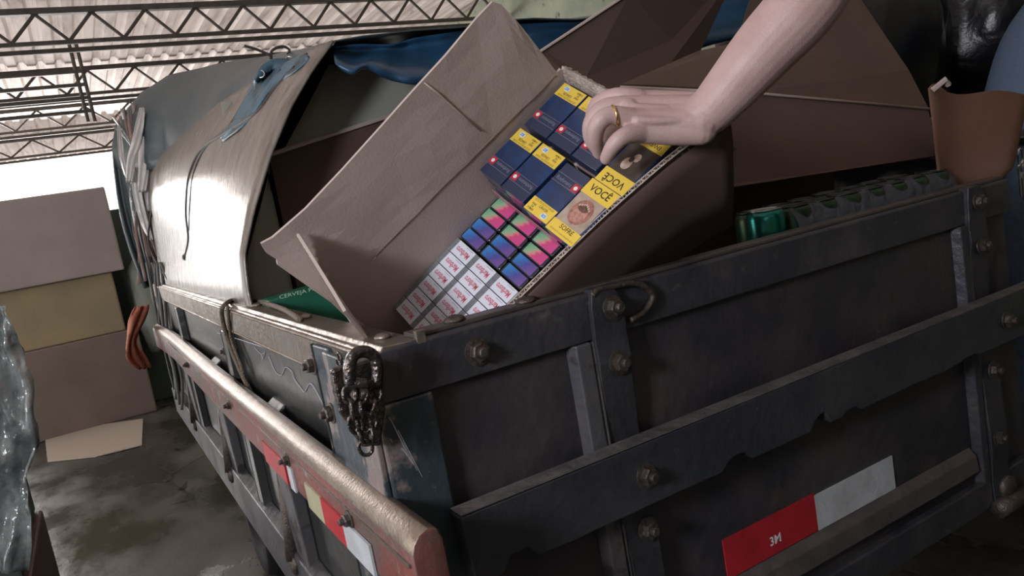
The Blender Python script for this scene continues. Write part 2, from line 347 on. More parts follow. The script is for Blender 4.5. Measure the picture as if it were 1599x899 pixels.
# ---------------------------------------------------------------- goods behind the truck (left)
def carton(label, name, m, lo, hi, group=None, flapgap=True):
    t = thing(name, label, 'carton', ((lo[0] + hi[0]) / 2, (lo[1] + hi[1]) / 2, lo[2]), group)
    b = BM(); box(b, lo, hi); obj('body', b, m, t, bevel=0.012, world=True)
    if lo[1] > 3: return t
    b = BM(); box(b, ((lo[0] + hi[0]) / 2 - 0.03, lo[1] - 0.002, hi[2] - 0.12), ((lo[0] + hi[0]) / 2 + 0.03, hi[1], hi[2] + 0.002)); obj('packing_tape', b, mat('tape_tan', (0.36, 0.28, 0.19), 0.4), t, world=True)
    return t
carton('large dull brown carton at floor level, bottom of the stack behind the truck', 'carton', stack_b, (-1.10, 6.02, FZ), (0.02, 6.40, -0.455))
carton('faded yellow carton in the middle of the stack behind the truck', 'carton', stack_y, (-1.10, 6.04, -0.453), (-0.06, 6.40, 0.02))
carton('broad grey brown carton on top of the stack behind the truck', 'carton', stack_g, (-1.20, 5.98, 0.022), (0.03, 6.40, 0.68))
def sack(name, label, m, c, s, cat='sack', seed=0, **k):
    b = BM(); bmesh.ops.create_icosphere(b, subdivisions=4, radius=1.0)
    for v in b.verts:
        p = v.co.copy(); d = 1 + 0.16 * noise.noise(p * 1.6 + Vector((seed, 0, 0))) + 0.07 * noise.noise(p * 5 + Vector((0, seed, 0)))
        q = Vector((math.copysign(abs(p.x) ** 0.7, p.x), math.copysign(abs(p.y) ** 0.7, p.y), math.copysign(abs(p.z) ** 0.75, p.z))) * d
        v.co = Vector((q.x * s[0], q.y * s[1], q.z * s[2]))
    o = obj(name, b, m, smooth=True, label=label, cat=cat, **k); o.location = c; return o
carton('dark green crate, heightened to hide the bright opening behind the carton stack', 'crate', mat('crate_dark_green', (0.06, 0.085, 0.075), 0.7), (-0.55, 6.45, FZ), (0.75, 6.9, 0.52))  # crate height added to mask the bright opening behind
sack('tall_sack', 'pale grey green sack standing beside the carton stack, behind the truck side', paleg, (0.17, 6.22, FZ + 0.86), (0.14, 0.16, 0.40), seed=3)
bm = BM(); q = [W(75, 722, z=FZ + 0.004), W(150, 714, z=FZ + 0.004), W(222, 696, z=FZ + 0.004), W(224, 655, z=FZ + 0.004), W(70, 676, z=FZ + 0.004)]
slab(bm, q, 0.006); obj('cardboard_sheet', bm, mat('pale_card', (0.50, 0.43, 0.37), 0.8), label='pale flattened cardboard sheet lying on the floor in front of the carton stack', cat='cardboard')

# plastic wrapped goods at the far left edge
t = thing('wrapped_crate', 'crate draped with crumpled clear plastic at the left edge of the photo', 'crate', (-0.75, 2.0, FZ))
b = BM(); box(b, (-1.2, 1.75, FZ), (-0.58, 2.5, -0.72)); obj('crate', b, crate_red, t, bevel=0.01, world=True)
b = BM(); box(b, (-1.2, 1.8, -0.718), (-0.60, 2.5, -0.30)); obj('crate', b, mat('crate_dark_green', (0.06, 0.10, 0.085), 0.6), t, bevel=0.01, world=True)
b = BM(); box(b, (-1.2, 1.85, -0.298), (-0.58, 2.5, -0.02)); obj('crate', b, stack_b, t, bevel=0.01, world=True)
edge = [(8, 478), (22, 505), (30, 545), (48, 590), (58, 640), (60, 690), (52, 740), (56, 800), (47, 890)]
rows = []
ep = spline([Vector((*p, 0)) for p in edge], 7)
for i, e in enumerate(ep):
    row = []
    for j in range(26):
        u = j / 25.0; px = e.x * (1 - u) + (-75 + 0.0 * e.y) * u
        v = W(px, e.y, y=1.74)
        f = noise.noise(Vector((u * 5, i * 0.11, 1.7))) * 0.05 + noise.noise(Vector((u * 14, i * 0.35, 4.7))) * 0.018 + 0.016 * math.sin(u * 22 + i * 0.12)
        v.y += f; v.x += f * 0.35 * (1 - u); row.append(v)
    rows.append(row)
b = BM(); grid(b, rows); obj('plastic_sheet', b, plastic, t, smooth=True, solid=0.0015, world=True)

# ---------------------------------------------------------------- the truck
truck = thing('truck_body', 'dark grimy steel truck body with low sides, bolted rails and worn paint', 'truck', (0.63, 1.5, -0.6))
def part(name, b, m, parent, **k): return obj(name, b, m, parent, world=True, **k)
TW = 1.262; TL = 3.0
b = BM(); box(b, (0.02, 0.02, -0.62), (TW - 0.02, TL, -0.56)); part('bed_floor', b, paint, truck, bevel=0.004)
b = BM(); box(b, (0.0, TL - 0.03, -0.6), (TW, TL, 0.0)); part('front_wall', b, paint, truck, bevel=0.004)
b = BM(); box(b, (TW - 0.03, 0.02, -0.6), (TW, TL - 0.03, 0.0)); part('right_side', b, paint, truck, bevel=0.004)
for xx in (0.3, 0.9):
    b = BM(); box(b, (xx, 0.15, -0.74), (xx + 0.06, 4.2, -0.62)); part('chassis_beam', b, paint, truck)
for xx in (0.10, 1.02):
    b = BM(); lathe(b, [(0.05, -0.06), (0.15, -0.065), (0.16, -0.085), (0.24, -0.085), (0.255, -0.05), (0.255, 0.05), (0.24, 0.085), (0.16, 0.085), (0.15, 0.065), (0.05, 0.06)],
        Matrix.Translation((xx + 0.07, 2.2, FZ + 0.255)) @ Matrix.Rotation(math.pi / 2, 4, 'Y'), 32)
    w = part('wheel', b, rubber, truck, smooth=True)
b = BM(); tube(b, [(0.15, 2.2, FZ + 0.255), (1.11, 2.2, FZ + 0.255)], 0.035, 12); part('axle', b, paint, truck)
b = BM(); box(b, (0.35, 2.17, FZ + 0.25), (0.41, 2.23, -0.72)); box(b, (0.85, 2.17, FZ + 0.25), (0.91, 2.23, -0.72)); part('suspension', b, paint, truck)

def bolt(parent, p, ax, r=0.011, h=0.010, rot=0.0):
    """hex head on a washer with the threaded end proud"""
    ez = Vector(ax).normalized(); ex = ez.cross(Vector((0.1, 0.2, 1))).normalized(); ey = ez.cross(ex); mx = frame(p, ex, ey, ez) @ Matrix.Rotation(rot, 4, 'Z')
    b = BM(); lathe(b, [(r * 1.35, 0), (r * 1.35, 0.002), (r * 1.0, 0.0025)], mx, 18)
    lathe(b, [(r, 0.002), (r, h), (r * 0.85, h + 0.0012)], mx, 6)
    lathe(b, [(r * 0.5, h), (r * 0.5, h + 0.006), (r * 0.4, h + 0.0072)], mx, 12)
    return part('bolt', b, boltm, parent)

# tailgate
b = BM(); box(b, (0.0, 0.014, -0.60), (TW, 0.022, -0.004)); tg = part('tailgate', b, paint, truck, bevel=0.001)
b = BM(); prism(b, [(0.0, 0.0, -0.0605), (0.0, 0.0, -0.004), (0.0, 0.003, 0.0), (0.0, 0.034, 0.0), (0.0, 0.034, -0.01), (0.0, 0.022, -0.0105), (0.0, 0.022, -0.0605)], (TW, 0, 0))
for v in b.verts:
    if v.co.x < 0.01: v.co.x = -0.024 if v.co.z < -0.002 and v.co.y < 0.01 else 0.04
part('top_rail', b, paint2, tg, bevel=0.0012)
b = BM(); box(b, (0.040, 0.010, 0.0), (TW, 0.040, 0.006)); part('top_lip', b, mat('lip_paint', (0.075, 0.062, 0.058), 0.4, 0.3, col2=(0.11, 0.09, 0.08), scale=14, bump=0.2, bscale=80), tg, bevel=0.0015)
b = BM(); box(b, (0.040, 0.0, -0.006), (0.052, 0.008, 0.010)); part('lip_bracket', b, worn, tg, bevel=0.001)
def wavy_post(x0, x1, name='post'):
    b = BM(); rows = []
    for k in range(26):
        z = 0.004 - k * 0.61 / 25; yy = -0.008 + (0.0022 * math.sin(k * 0.9)) - 0.002 * (k in (1, 2))
        yy += 0.010 * max(0, 1 - abs(z + 0.09) / 0.06) * 0 + (0.006 if -0.34 < z < -0.11 else 0)
        xa = x0 + (0.006 if k == 0 else 0) + 0.0012 * math.sin(k * 1.3); xb = x1 - (0.012 if k == 0 else 0)
        rows.append([(xa, 0.014, z), (xa - 0.001, yy, z), (xb, yy, z), (xb + 0.001, 0.014, z)])
    vs = grid(b, rows); b.faces.new(vs[0]); b.faces.new(vs[-1][::-1]); return part(name, b, postm if name != 'post' else paint2, tg, bevel=0.001)
wavy_post(0.276, 0.326); wavy_post(1.112, 1.165)
for (xa, xb) in ((0.240, 0.268), (1.084, 1.106)):
    b = BM(); prism(b, [(xa, 0.014, -0.0615), (xa + 0.006, -0.004, -0.0615), (xb, -0.006, -0.0615), (xb + 0.006, 0.014, -0.0615)], (0, 0, -0.535)); part('stiffener', b, postm if xa < 1 else paint2, tg, bevel=0.002)
    b = BM(); tube(b, [(xb + 0.005, -0.001, -0.063), (xb + 0.006, -0.001, -0.59)], 0.003, 8); part('weld_bead', b, postm, tg, smooth=True)
# cross panels pressed between the posts
for xa, xb in ((0.345, 1.08),):
    b = BM(); prism(b, [(xa, 0.015, -0.475), (xa, 0.002, -0.490), (xa, -0.002, -0.520), (xa, 0.015, -0.530)], (xb - xa, 0, 0)); part('lower_ledge', b, mat('ledge_paint', (0.10, 0.085, 0.08), 0.5, 0.2, col2=(0.06, 0.055, 0.055), scale=12, bump=0.3, bscale=50), tg, bevel=0.002)
b = BM(); box(b, (-0.0, -0.004, -0.60), (TW, 0.012, -0.545)); part('bottom_rail', b, paint2, tg, bevel=0.003)
for x0 in (0.25, 1.10):
    b = BM(); tube(b, [(x0, -0.016, -0.600), (x0 + 0.10, -0.016, -0.600)], 0.016, 14); lathe(b, [(0.024, 0), (0.024, 0.012), (0.012, 0.016)], frame((x0 + 0.05, -0.002, -0.575), (1, 0, 0), (0, 0, 1), (0, -1, 0)), 14); part('hinge', b, boltm, tg, smooth=True)
# middle rail, standing proud, with notches burnt into its lower edge
top = -0.199; bot = -0.283
notch = [(0.10, 0.045, .016), (0.455, 0.055, 0.014), (0.63, 0.04, 0.020), (0.70, 0.04, 0.008), (1.02, 0.06, 0.006)]
pts = [(0.034, -0.040, top - 0.002), (1.36, -0.040, top)]
xs = [1.36 - i * 0.012 for i in range(111)]
for x in xs:
    z = bot + 0.002 * noise.noise(Vector((x * 25, 0, 0)))
    for nx, nw, nh in notch:
        if abs(x - nx) < nw / 2: z += nh * min(1, 2.2 * (1 - abs(x - nx) / (nw / 2)))
    pts.append((x, -0.040, z))
b = BM(); prism(b, pts, (0, 0.026, 0)); mr = part('middle_rail', b, mat('middle_rail_paint', (0.036, 0.039, 0.048), 0.42, 0.25, col2=(0.060, 0.064, 0.066), scale=6, lo=0.42, hi=0.7, bump=0.25, bscale=55, col3=(0.11, 0.105, 0.10), scale3=30, lo3=0.66, hi3=0.72), tg, bevel=0.0015)
b = BM(); box(b, (0.036, -0.040, top), (1.36, -0.012, top + 0.0015)); part('rail_edge', b, mat('worn_edge', (0.17, 0.155, 0.15), 0.5, 0.3, col2=(0.09, 0.085, 0.085), scale=22, bump=0.3, bscale=80), tg)
for p, ax in (((0.111, 0, -0.033), 1), ((0.309, -0.008, -0.025), 1), ((0.305, -0.007, -0.098), 1), ((0.296, -0.040, -0.243), 1), ((0.308, -0.008, -0.331), 1),
              ((1.142, -0.008, -0.025), 1), ((1.142, -0.007, -0.105), 1), ((1.14, -0.040, -0.243), 1), ((1.14, -0.008, -0.34), 1), ((1.135, -0.008, -0.47), 1)):
    bolt(tg, p, (0.05, -1, 0.05), 0.0125, 0.011, p[0] * 9 + p[2] * 20)
for p in ((0.10, 0.022, 0.006), (0.20, 0.022, 0.006)):
    b = BM(); lathe(b, [(0.014, 0), (0.013, 0.003), (0.009, 0.006), (0.003, 0.0075)], Matrix.Translation(p), 18); part('rivet', b, boltm, tg, smooth=True)
# ring handle lying on the post top
b = BM(); pts = [W(*p, y=-0.006) for p in ((925, 462), (935, 452), (960, 447), (985, 442), (1005, 446), (1020, 462), (1012, 480), (1000, 492), (985, 500))]
tube(b, spline(pts, 5), 0.0045, 8); part('handle_ring', b, boltm, tg, smooth=True)
# reflective tape
def tape(x0, x1, z0, z1, m, y=0.0125, parent=tg, dz=0.0):
    b = BM(); box(b, (x0, y, z0), (x1, y + 0.0025, z1))
    for v in b.verts: v.co.z += dz * (v.co.x - x0)
    return part('reflective_tape', b, m, parent)
r1 = tape(0.452, 0.652, -0.474, -0.412, tape_red, y=0.0115, dz=0.0); r1['label'] = 'red length of reflective tape'
r2 = tape(0.6525, 0.853, -0.475, -0.416, tape_white, y=0.0115); r2['label'] = 'white length of reflective tape'
text('3M', white, r1, 0.556, 0, 0, 0.020, bold=0.02, mx=frame((0, 0.0110, -0.452), (1, 0, 0), (0, 0, 1), (0, -1, 0)))

# left side
b = BM(); box(b, (0.0, 0.0235, -0.60), (0.008, TL, -0.004)); sd = part('left_side', b, sidem, truck, bevel=0.001)
b = BM(); prism(b, [(-0.012, 0, -0.055), (-0.014, 0, -0.008), (-0.010, 0, -0.002), (-0.004, 0, -0.004), (0.0, 0, 0.002), (0.046, 0, 0.0), (0.046, 0, -0.012), (0.010, 0, -0.014), (0.010, 0, -0.055)], (0, TL, 0))
for v in b.verts: v.co.y = max(v.co.y, 0.004)
part('top_rail', b, worn, sd, bevel=0.0015)
b = BM(); tube(b, [(-0.013, 0.03, -0.008), (-0.013, 1.3, -0.008), (-0.014, TL, -0.008)], 0.0035, 8); part('rail_bead', b, worn, sd, smooth=True)
b = BM(); tube(b, [(-0.006, 0.10, -0.060), (-0.006, TL, -0.060)], 0.004, 8); part('rail_bead', b, worn, sd, smooth=True)
for yy in (0.06, 0.42, 0.80, 1.02, 1.35, 1.7, 2.1, 2.5):
    b = BM(); lathe(b, [(0.011, 0), (0.011, 0.003), (0.008, 0.006), (0.003, 0.007)], Matrix.Translation((0.022, yy, 0.001)), 16); part('rivet', b, worn, sd, smooth=True)
# stakes on the side
for yy, zt, w_ in ((0.16, -0.012, 0.075), (1.02, -0.06, 0.05), (2.0, -0.06, 0.05), (2.8, -0.06, 0.05)):
    b = BM(); prism(b, [(0.0, yy, zt), (-0.020, yy + 0.006, zt), (-0.022, yy + w_ - 0.006, zt), (0.0, yy + w_, zt)], (0, 0, -0.6 - zt)); part('stake', b, cornerm if yy < 0.5 else sidem, sd, bevel=0.002)
    b = BM(); tube(b, [(-0.020, yy + w_ + 0.002, zt), (-0.020, yy + w_ + 0.002, -0.58)], 0.003, 6); part('weld_bead', b, sidem, sd)
for px, py in ((490, 570), (519, 645)):
    p = W(px, py, x=-0.022); bolt(sd, p, (-1, -0.1, 0.05), 0.0105, 0.010, px)
bolt(sd, W(355, 548, x=-0.0), (-1, -0.1, 0.05), 0.0105, 0.010)
# slanting lower stays with rounded feet
for yy in (0.62, 1.35, 2.1):
    b = BM(); prism(b, [(0.0, yy, -0.17), (-0.028, yy, -0.19), (-0.020, yy, -0.60), (0.0, yy, -0.60)], (0, 0.10, 0)); part('lower_stay', b, postm, sd, bevel=0.003)
    b = BM(); tube(b, [(-0.012, yy + 0.12, -0.30), (-0.022, yy + 0.11, -0.42), (-0.030, yy + 0.10, -0.50)], [0.010, 0.012, 0.016], 10); lathe(b, [(0.021, 0), (0.023, 0.012), (0.012, 0.018)], frame((-0.022, yy + 0.10, -0.51), (0, 1, 0), (0, 0, 1), (-1, 0, 0)), 14); part('stay_foot', b, boltm, sd, smooth=True)
b = BM(); prism(b, [(0.0, 0.05, -0.475), (-0.030, 0.05, -0.485), (-0.030, 0.05, -0.60), (0, 0.05, -0.60)], (0, TL - 0.06, 0)); part('bottom_rail', b, paint2, sd, bevel=0.003)
# rub rail: a bowed bar with a rounded worn top, red face and old tape
rr_pts = [(-0.112, 0.0), (0.2, 0.002), (0.6, 0.003), (1.1, 0.004), (1.7, 0.0), (2.3, -0.004), (2.75, 0.02)]
prof = [(-0.046, -0.262), (-0.050, -0.258), (-0.050, -0.186), (-0.047, -0.176), (-0.040, -0.168), (-0.030, -0.164), (-0.020, -0.168), (-0.016, -0.180), (-0.016, -0.262)]
rows = []
for yy, dx in [(v.x, v.y) for v in spline([Vector((a, c, 0)) for a, c in rr_pts], 6)]:
    rows.append([(x - dx * 0.6, yy, z + 0.0015 * noise.noise(Vector((yy * 3, z * 20, 0)))) for x, z in prof])
b = BM(); vs = grid(b, rows, True); b.faces.new(vs[0]); b.faces.new(vs[-1][::-1])
for f in b.faces:
    c = f.calc_center_median()
    f.material_index = 0 if c.z > -0.187 else 1
rub = part('rub_rail', b, [mat('worn_rail_top', (0.26, 0.205, 0.16), 0.33, 0.5, col2=(0.17, 0.125, 0.095), scale=26, bump=0.12, bscale=200), railred], sd, smooth=True, bevel=0.0012)
b = BM(); box(b, (-0.0525, -0.10, -0.203), (-0.049, 2.3, -0.199)); part('rail_groove_bead', b, worn, sd)
for (ya, yb, m_, l_) in ((0.235, 0.32, tape_yel, 'faded yellowish length of reflective tape'), (0.135, 0.235, tape_red, 'red length of reflective tape'), (0.03, 0.135, tape_white, 'white length of reflective tape'), (0.40, 0.43, tape_white, 'white length of reflective tape'), (0.45, 0.62, tape_red, 'red length of reflective tape')):
    b = BM(); box(b, (-0.0545, ya, -0.262), (-0.0515, yb, -0.222)); o = part('reflective_tape', b, m_, sd); o['label'] = l_
for yy in (0.10, 0.42, 0.95, 1.7):
    bolt(sd, (-0.052, yy, -0.212), (-1, -0.1, 0.0), 0.0085, 0.008)
for yy in (0.17, 1.02, 2.0):
    b = BM(); box(b, (-0.018, yy, -0.25), (-0.002, yy + 0.06, -0.19)); part('rail_spacer', b, boltm, sd)

# corner column with scraped blue paint, and the hasp the chain hangs from
b = BM(); box(b, (-0.022, 0.000, -0.60), (0.047, 0.014, -0.062)); part('corner_post', b, cornerm, truck, bevel=0.003)
b = BM(); box(b, (-0.030, 0.004, -0.60), (-0.0225, 0.155, -0.012)); part('corner_flange', b, cornerm, truck, bevel=0.002)
b = BM(); prism(b, [(-0.066, -0.004, -0.004), (-0.020, -0.004, -0.004), (-0.016, -0.004, -0.062), (-0.030, -0.004, -0.10), (-0.050, -0.004, -0.095), (-0.066, -0.004, -0.05)], (0, -0.012, 0)); part('latch_block', b, chainm, truck, bevel=0.003)
b = BM()
for a, c in (((613, 660), (642, 722)), ((617, 668), (652, 735)), ((608, 652), (618, 668)), ((622, 672), (660, 745)), ((610, 685), (614, 692)), ((628, 700), (650, 730))):
    p, q = W(*a, y=-0.0012), W(*c, y=-0.0012); n_ = (q - p).normalized().cross(Vector((0, 1, 0))) * 0.0005
    b.faces.new([b.verts.new(v) for v in (p - n_, q - n_ * 0.4, q + n_ * 0.4, p + n_)])
part('scratch', b, chalk, truck)
b = BM()
for st in ([(398, 543), (408, 553), (414, 551), (409, 563)], [(408, 553), (412, 562)], [(420, 556), (430, 580), (440, 586), (446, 574), (456, 580), (460, 592), (470, 606), (476, 612), (483, 600), (490, 604), (505, 632), (510, 640)]):
    P = [W(*p, x=-0.0012) for p in (spline([Vector((*q, 0)) for q in st], 4))and[(v.x, v.y) for v in spline([Vector((*q, 0)) for q in st], 4)]]
    tube(b, P, 0.0007, 5)
part('chalk_scrawl', b, chalk, sd)
b = BM(); P = [W(*p, x=-0.0012) for p in ((340, 520), (380, 532), (430, 548), (482, 566))]; tube(b, P, 0.0012, 5); part('scratch', b, chalk, sd)

# shackle and chain
ch = thing('hanging_chain', 'greasy steel shackle and chain hanging from the rear left corner of the truck', 'chain', W(568, 545, y=-0.035))
def chpt(px, py, y=-0.035): return W(px, py, y=y)
b = BM(); pts = spline([chpt(548, 600), chpt(546, 578), chpt(552, 556), (chpt(569, 549)), chpt(585, 557), chpt(590, 578), chpt(588, 600)], 6); tube(b, pts, 0.0065, 10); part('shackle', b, chainm, ch, smooth=True)
b = BM(); a, c = chpt(540, 598), chpt(596, 600); tube(b, [a, c], 0.006, 10); part('shackle_pin', b, chainm, ch, smooth=True)
b = BM(); bmesh.ops.create_icosphere(b, subdivisions=3, radius=1)
c0 = chpt(568, 618, -0.030)
for v in b.verts: v.co = c0 + Vector((v.co.x * 0.012, v.co.y * 0.008, v.co.z * 0.016)) * (1 + 0.25 * noise.noise(v.co * 3))
part('grease_clump', b, chainm, ch, smooth=True)
lk = [(546, 605), (548, 628), (552, 652), (560, 674), (568, 690), (575, 708)]
lk2 = [(587, 604), (585, 626), (578, 648), (580, 668), (582, 690)]
lk3 = [(566, 606), (562, 628), (566, 650), (572, 672)]
def links(path, closed_r=0.0021):
    for i in range(len(path) - 1):
        a, c = chpt(*path[i], -0.036), chpt(*path[i + 1], -0.036); d = (c - a); L_ = d.length * 0.66; d.normalize()
        s_ = d.cross(Vector((0.2, 1, 0.1))).normalized()
        if i % 2: s_ = d.cross(s_).normalized()
        ctr = (a + c) / 2; b_ = BM()
        tube(b_, [ctr + d * (L_ * math.cos(q)) * (1 if abs(math.cos(q)) < 0.75 else 0.95) + s_ * (0.0068 * math.sin(q)) for q in [2 * math.pi * k / 16 for k in range(16)]], closed_r, 8, closed=True)
        part('chain_link', b_, chainm, ch, smooth=True)
links(lk); links(lk2); links(lk3)
# small loops dangling on the side
b = BM()
for k in range(7):
    c_ = W(528 + random.uniform(-4, 8), 560 + k * 9, x=-0.036); tube(b, [c_ + Vector((0, 0.007 * math.cos(q), 0.007 * math.sin(q))) for q in [2 * math.pi * j / 10 for j in range(10)]], 0.0016, 6, closed=True)
part('wire_loop', b, chainm, ch, smooth=True)

# tie rope over the side
b = BM(); P = [W(470, 500, z=0.005), W(440, 482, z=0.007), W(400, 470, z=0.007), W(365, 469, z=0.006), W(350, 478, x=-0.020), W(347, 492, x=-0.022), W(356, 530, x=-0.016), W(374, 575, x=-0.014), W(392, 612, x=-0.014), W(401, 628, x=-0.014)]
tube(b, spline(P, 6), 0.0050, 8); obj('rope', b, ropem, smooth=True, label='stiff brown rope hooked over the left side rail of the truck', cat='rope')
b = BM(); P = [W(356, 478, x=-0.020), W(362, 530, x=-0.014), W(378, 575, x=-0.014), W(388, 622, x=-0.014)]; tube(b, spline(P, 6), 0.0035, 8)
obj('rope', b, ropem, smooth=True, label='thinner brown rope hanging beside the stiff one on the left side', cat='rope')

# ---------------------------------------------------------------- bent fibreboard sheet and tarpaulin
A_ = [(0.013, -0.03), (0.013, 0.03), (0.022, 0.105), (0.060, 0.19), (0.12, 0.30), (0.18, 0.39), (0.235, 0.455), (0.292, 0.512)]
B_ = [(0.010, -0.03), (0.012, 0.03), (0.028, 0.12), (0.034, 0.23), (0.045, 0.36), (0.075, 0.46), (0.13, 0.54), (0.21, 0.62)]
def sheet_pt(s, t, off=0.0):
    """s along the truck (0 near, 1 far), t up the sheet"""
    k = t * (len(A_) - 1); i = min(int(k), len(A_) - 2); f = k - i
    a = Vector(A_[i]).lerp(Vector(A_[i + 1]), f); c = Vector(B_[i]).lerp(Vector(B_[i + 1]), f); p = a.lerp(c, s ** 0.8)
    y = 0.80 + s * 1.98 + 0.02 * math.sin(t * 3)
    return Vector((p.x - off, y, p.y + off * 0.5 * t))
rows = [[sheet_pt(i / 30, j / 34) for j in range(35)] for i in range(31)]
b = BM(); grid(b, rows); bv = BVHTree.FromBMesh(b)
sheet = obj('fibreboard_sheet', b, fibre, smooth=True, solid=0.005, label='large bent brown fibreboard sheet standing on the left side, shining in the backlight', cat='board')
def on_sheet(px, py, off=0.006):
    r = ray(px, py); h = bv.ray_cast(CAM, r.normalized())
    return (h[0] - r.normalized() * off) if h[0] else None
# tarpaulin draped over the cargo
rows = []
ridge = [(0.86, 524, 64), (1.3, 480, 76), (1.8, 415, 90), (2.3, 345, 100), (2.75, 265, 118), (2.95, 222, 142), (3.02, 200, 172)]
low = [(0.86, 522, 70), (1.3, 470, 92), (1.8, 395, 140), (2.3, 325, 212), (2.72, 245, 264), (2.95, 205, 268), (3.02, 182, 262)]
def lerp_tab(tab, y):
    for i in range(len(tab) - 1):
        if y <= tab[i + 1][0]:
            f = (y - tab[i][0]) / (tab[i + 1][0] - tab[i][0]); return (tab[i][1] + (tab[i + 1][1] - tab[i][1]) * f, tab[i][2] + (tab[i + 1][2] - tab[i][2]) * f)
    return tab[-1][1:]
front = [(522, 66), (560, 69), (640, 52), (740, 31), (850, 39), (960, 20), (1060, 5), (1160, -14)]
ny = 34
for i in range(ny + 1):
    y = 0.86 + (3.02 - 0.86) * i / ny
    r_ = lerp_tab(ridge, y); l_ = lerp_tab(low, y); R_ = W(*r_, y=y); L_ = W(*l_, y=y)
    h = on_sheet(*l_, off=0.008)
    if h is not None and y < 2.6: L_ = h; L_.y = y
    row = []
    for j in range(13):
        u = j / 12; p = L_.lerp(R_, u); bul = 0.05 * math.sin(u * math.pi) * min(1, (y - 0.86) / 1.0)
        p.x -= bul * 0.6; p.z += bul * 0.5
        p += Vector((-1, 0, 0.4)) * 0.012 * noise.noise(Vector((u * 3, y * 5, 2))) * min(1, (y - 0.8) * 2); row.append(p)
    for j in range(1, 17):
        u = j / 16; x = R_.x + (1.36 - R_.x) * u
        fp = W(522 + (1160 - 522) * u, 66, y=0.86)
        z0 = R_.z + 0.05 * math.sin(min(1, u * 1.6) * math.pi / 2) * (0.3 + 0.7 * (i / ny)) - 0.10 * max(0, u - 0.75)
        row.append(Vector((x, y, z0 + 0.02 * noise.noise(Vector((x * 4, y * 3, 0))))))
    rows.append(row)
tz = [p.copy() for p in rows[0][12:]]
T = thing('tarpaulin', 'dark grey blue tarpaulin draped over the cargo with a brighter blue underside fold', 'tarpaulin', (0.6, 1.9, 0.6))
b = BM(); grid(b, rows); part('top_cover', b, tarpm, T, smooth=True, solid=0.003)
# far end hanging down
rows2 = []
for j, p in enumerate(rows[-1]):
    rows2.append([Vector((p.x - 0.03 * math.sin(k / 7 * 3) * (1 if j < 8 else 0), p.y + 0.03 * math.sin(j * 1.3) * k / 7, p.z + (-0.02 - p.z) * k / 7)) for k in range(8)])
b = BM(); grid(b, rows2); part('end_cover', b, tarpm, T, smooth=True, solid=0.003)
# right side hanging down inside
b = BM(); rows3 = [[Vector((p[-1].x + 0.01 * math.sin(i * 0.8), p[-1].y, p[-1].z + (-0.02 - p[-1].z) * k / 6)) for k in range(7)] for i, p in enumerate(rows)]; grid(b, rows3); part('side_cover', b, tarpm, T, smooth=True, solid=0.003)
# front skirt folded under, blue side out
topline = [(520, 74), (560, 70), (610, 70), (650, 60), (700, 52), (760, 42), (850, 36), (905, 34), (960, 26), (1010, 20), (1060, 0), (1160, -20), (1250, -25)]
botline = [(524, 100), (548, 117), (570, 108), (612, 126), (660, 134), (740, 140), (850, 120), (905, 100), (960, 110), (1010, 100), (1080, 80), (1150, 62), (1250, 60)]
tp = spline([Vector((*p, 0)) for p in topline], 5); bp = spline([Vector((*p, 0)) for p in botline], 5); rows = []
for i, (a, c) in enumerate(zip(tp, bp)):
    row = []
    for k in range(13):
        u = k / 12; q = a.lerp(c, u); dy = 0.05 * math.sin(u * 5.0 + 0.4) - 0.05 * u + 0.02 * noise.noise(Vector((i * 0.25, u * 3, 1)))
        row.append(W(q.x, q.y, y=0.87 + dy))
    rows.append(row)
b = BM(); grid(b, rows); part('front_fold', b, tarpb, T, smooth=True, solid=0.003)
# cord lashing on the tarpaulin edge
def cordobj(pts, r, label, m=cordm, name='cord', cat='cord', off=0.007, group=None, fall_y=2.0):
    P = []
    for p in pts:
        q = on_sheet(p[0], p[1], off); P.append(q if q is not None else W(p[0], p[1], y=p[2] if len(p) > 2 else fall_y))
    b = BM(); tube(b, spline(P, 6), r, 7); return obj(name, b, m, smooth=True, label=label, cat=cat, group=group)
cordobj([(462, 106), (430, 140), (400, 178), (350, 210), (315, 235), (297, 275), (292, 330), (296, 372), (291, 398)], 0.0060, 'long dark cord with a knotted end hanging down the fibreboard sheet')
cordobj([(440, 110), (408, 158), (362, 195), (322, 232), (304, 270), (298, 320), (297, 360)], 0.0045, 'shorter dark cord running beside the knotted one on the sheet')
kq = on_sheet(290, 402, 0.008)
b = BM(); bmesh.ops.create_icosphere(b, subdivisions=2, radius=0.014, matrix=Matrix.Translation(kq) @ Matrix.Diagonal((0.7, 1.2, 0.8, 1))); obj('knot', b, cordm, bpy.data.objects['cord'], smooth=True)
cordobj([(238, 330), (232, 370), (240, 400), (262, 436)], 0.004, 'dark cord slanting down the far edge of the fibreboard sheet', fall_y=2.75)
b = BM(); tube(b, spline([W(*p, y=1.35) for p in ((382, 72), (402, 78), (420, 86), (424, 92), (425, 80), (440, 73), (452, 78), (450, 86))], 6), 0.0038, 7)
obj('cord', b, cordm, smooth=True, label='looped dark cord sticking up over the tarpaulin edge against the roof', cat='cord')
t = thing('tarp_edge_bundle', 'bunched blue tarpaulin hem with eyelets lashed over the fibreboard sheet', 'tarpaulin', on_sheet(430, 130))
rows = []
hem_t = [(478, 82), (455, 92), (430, 92), (408, 104), (395, 130), (380, 160), (362, 190), (345, 215)]
hem_b = [(484, 92), (462, 112), (440, 128), (418, 148), (402, 170), (388, 190), (370, 206), (350, 222)]
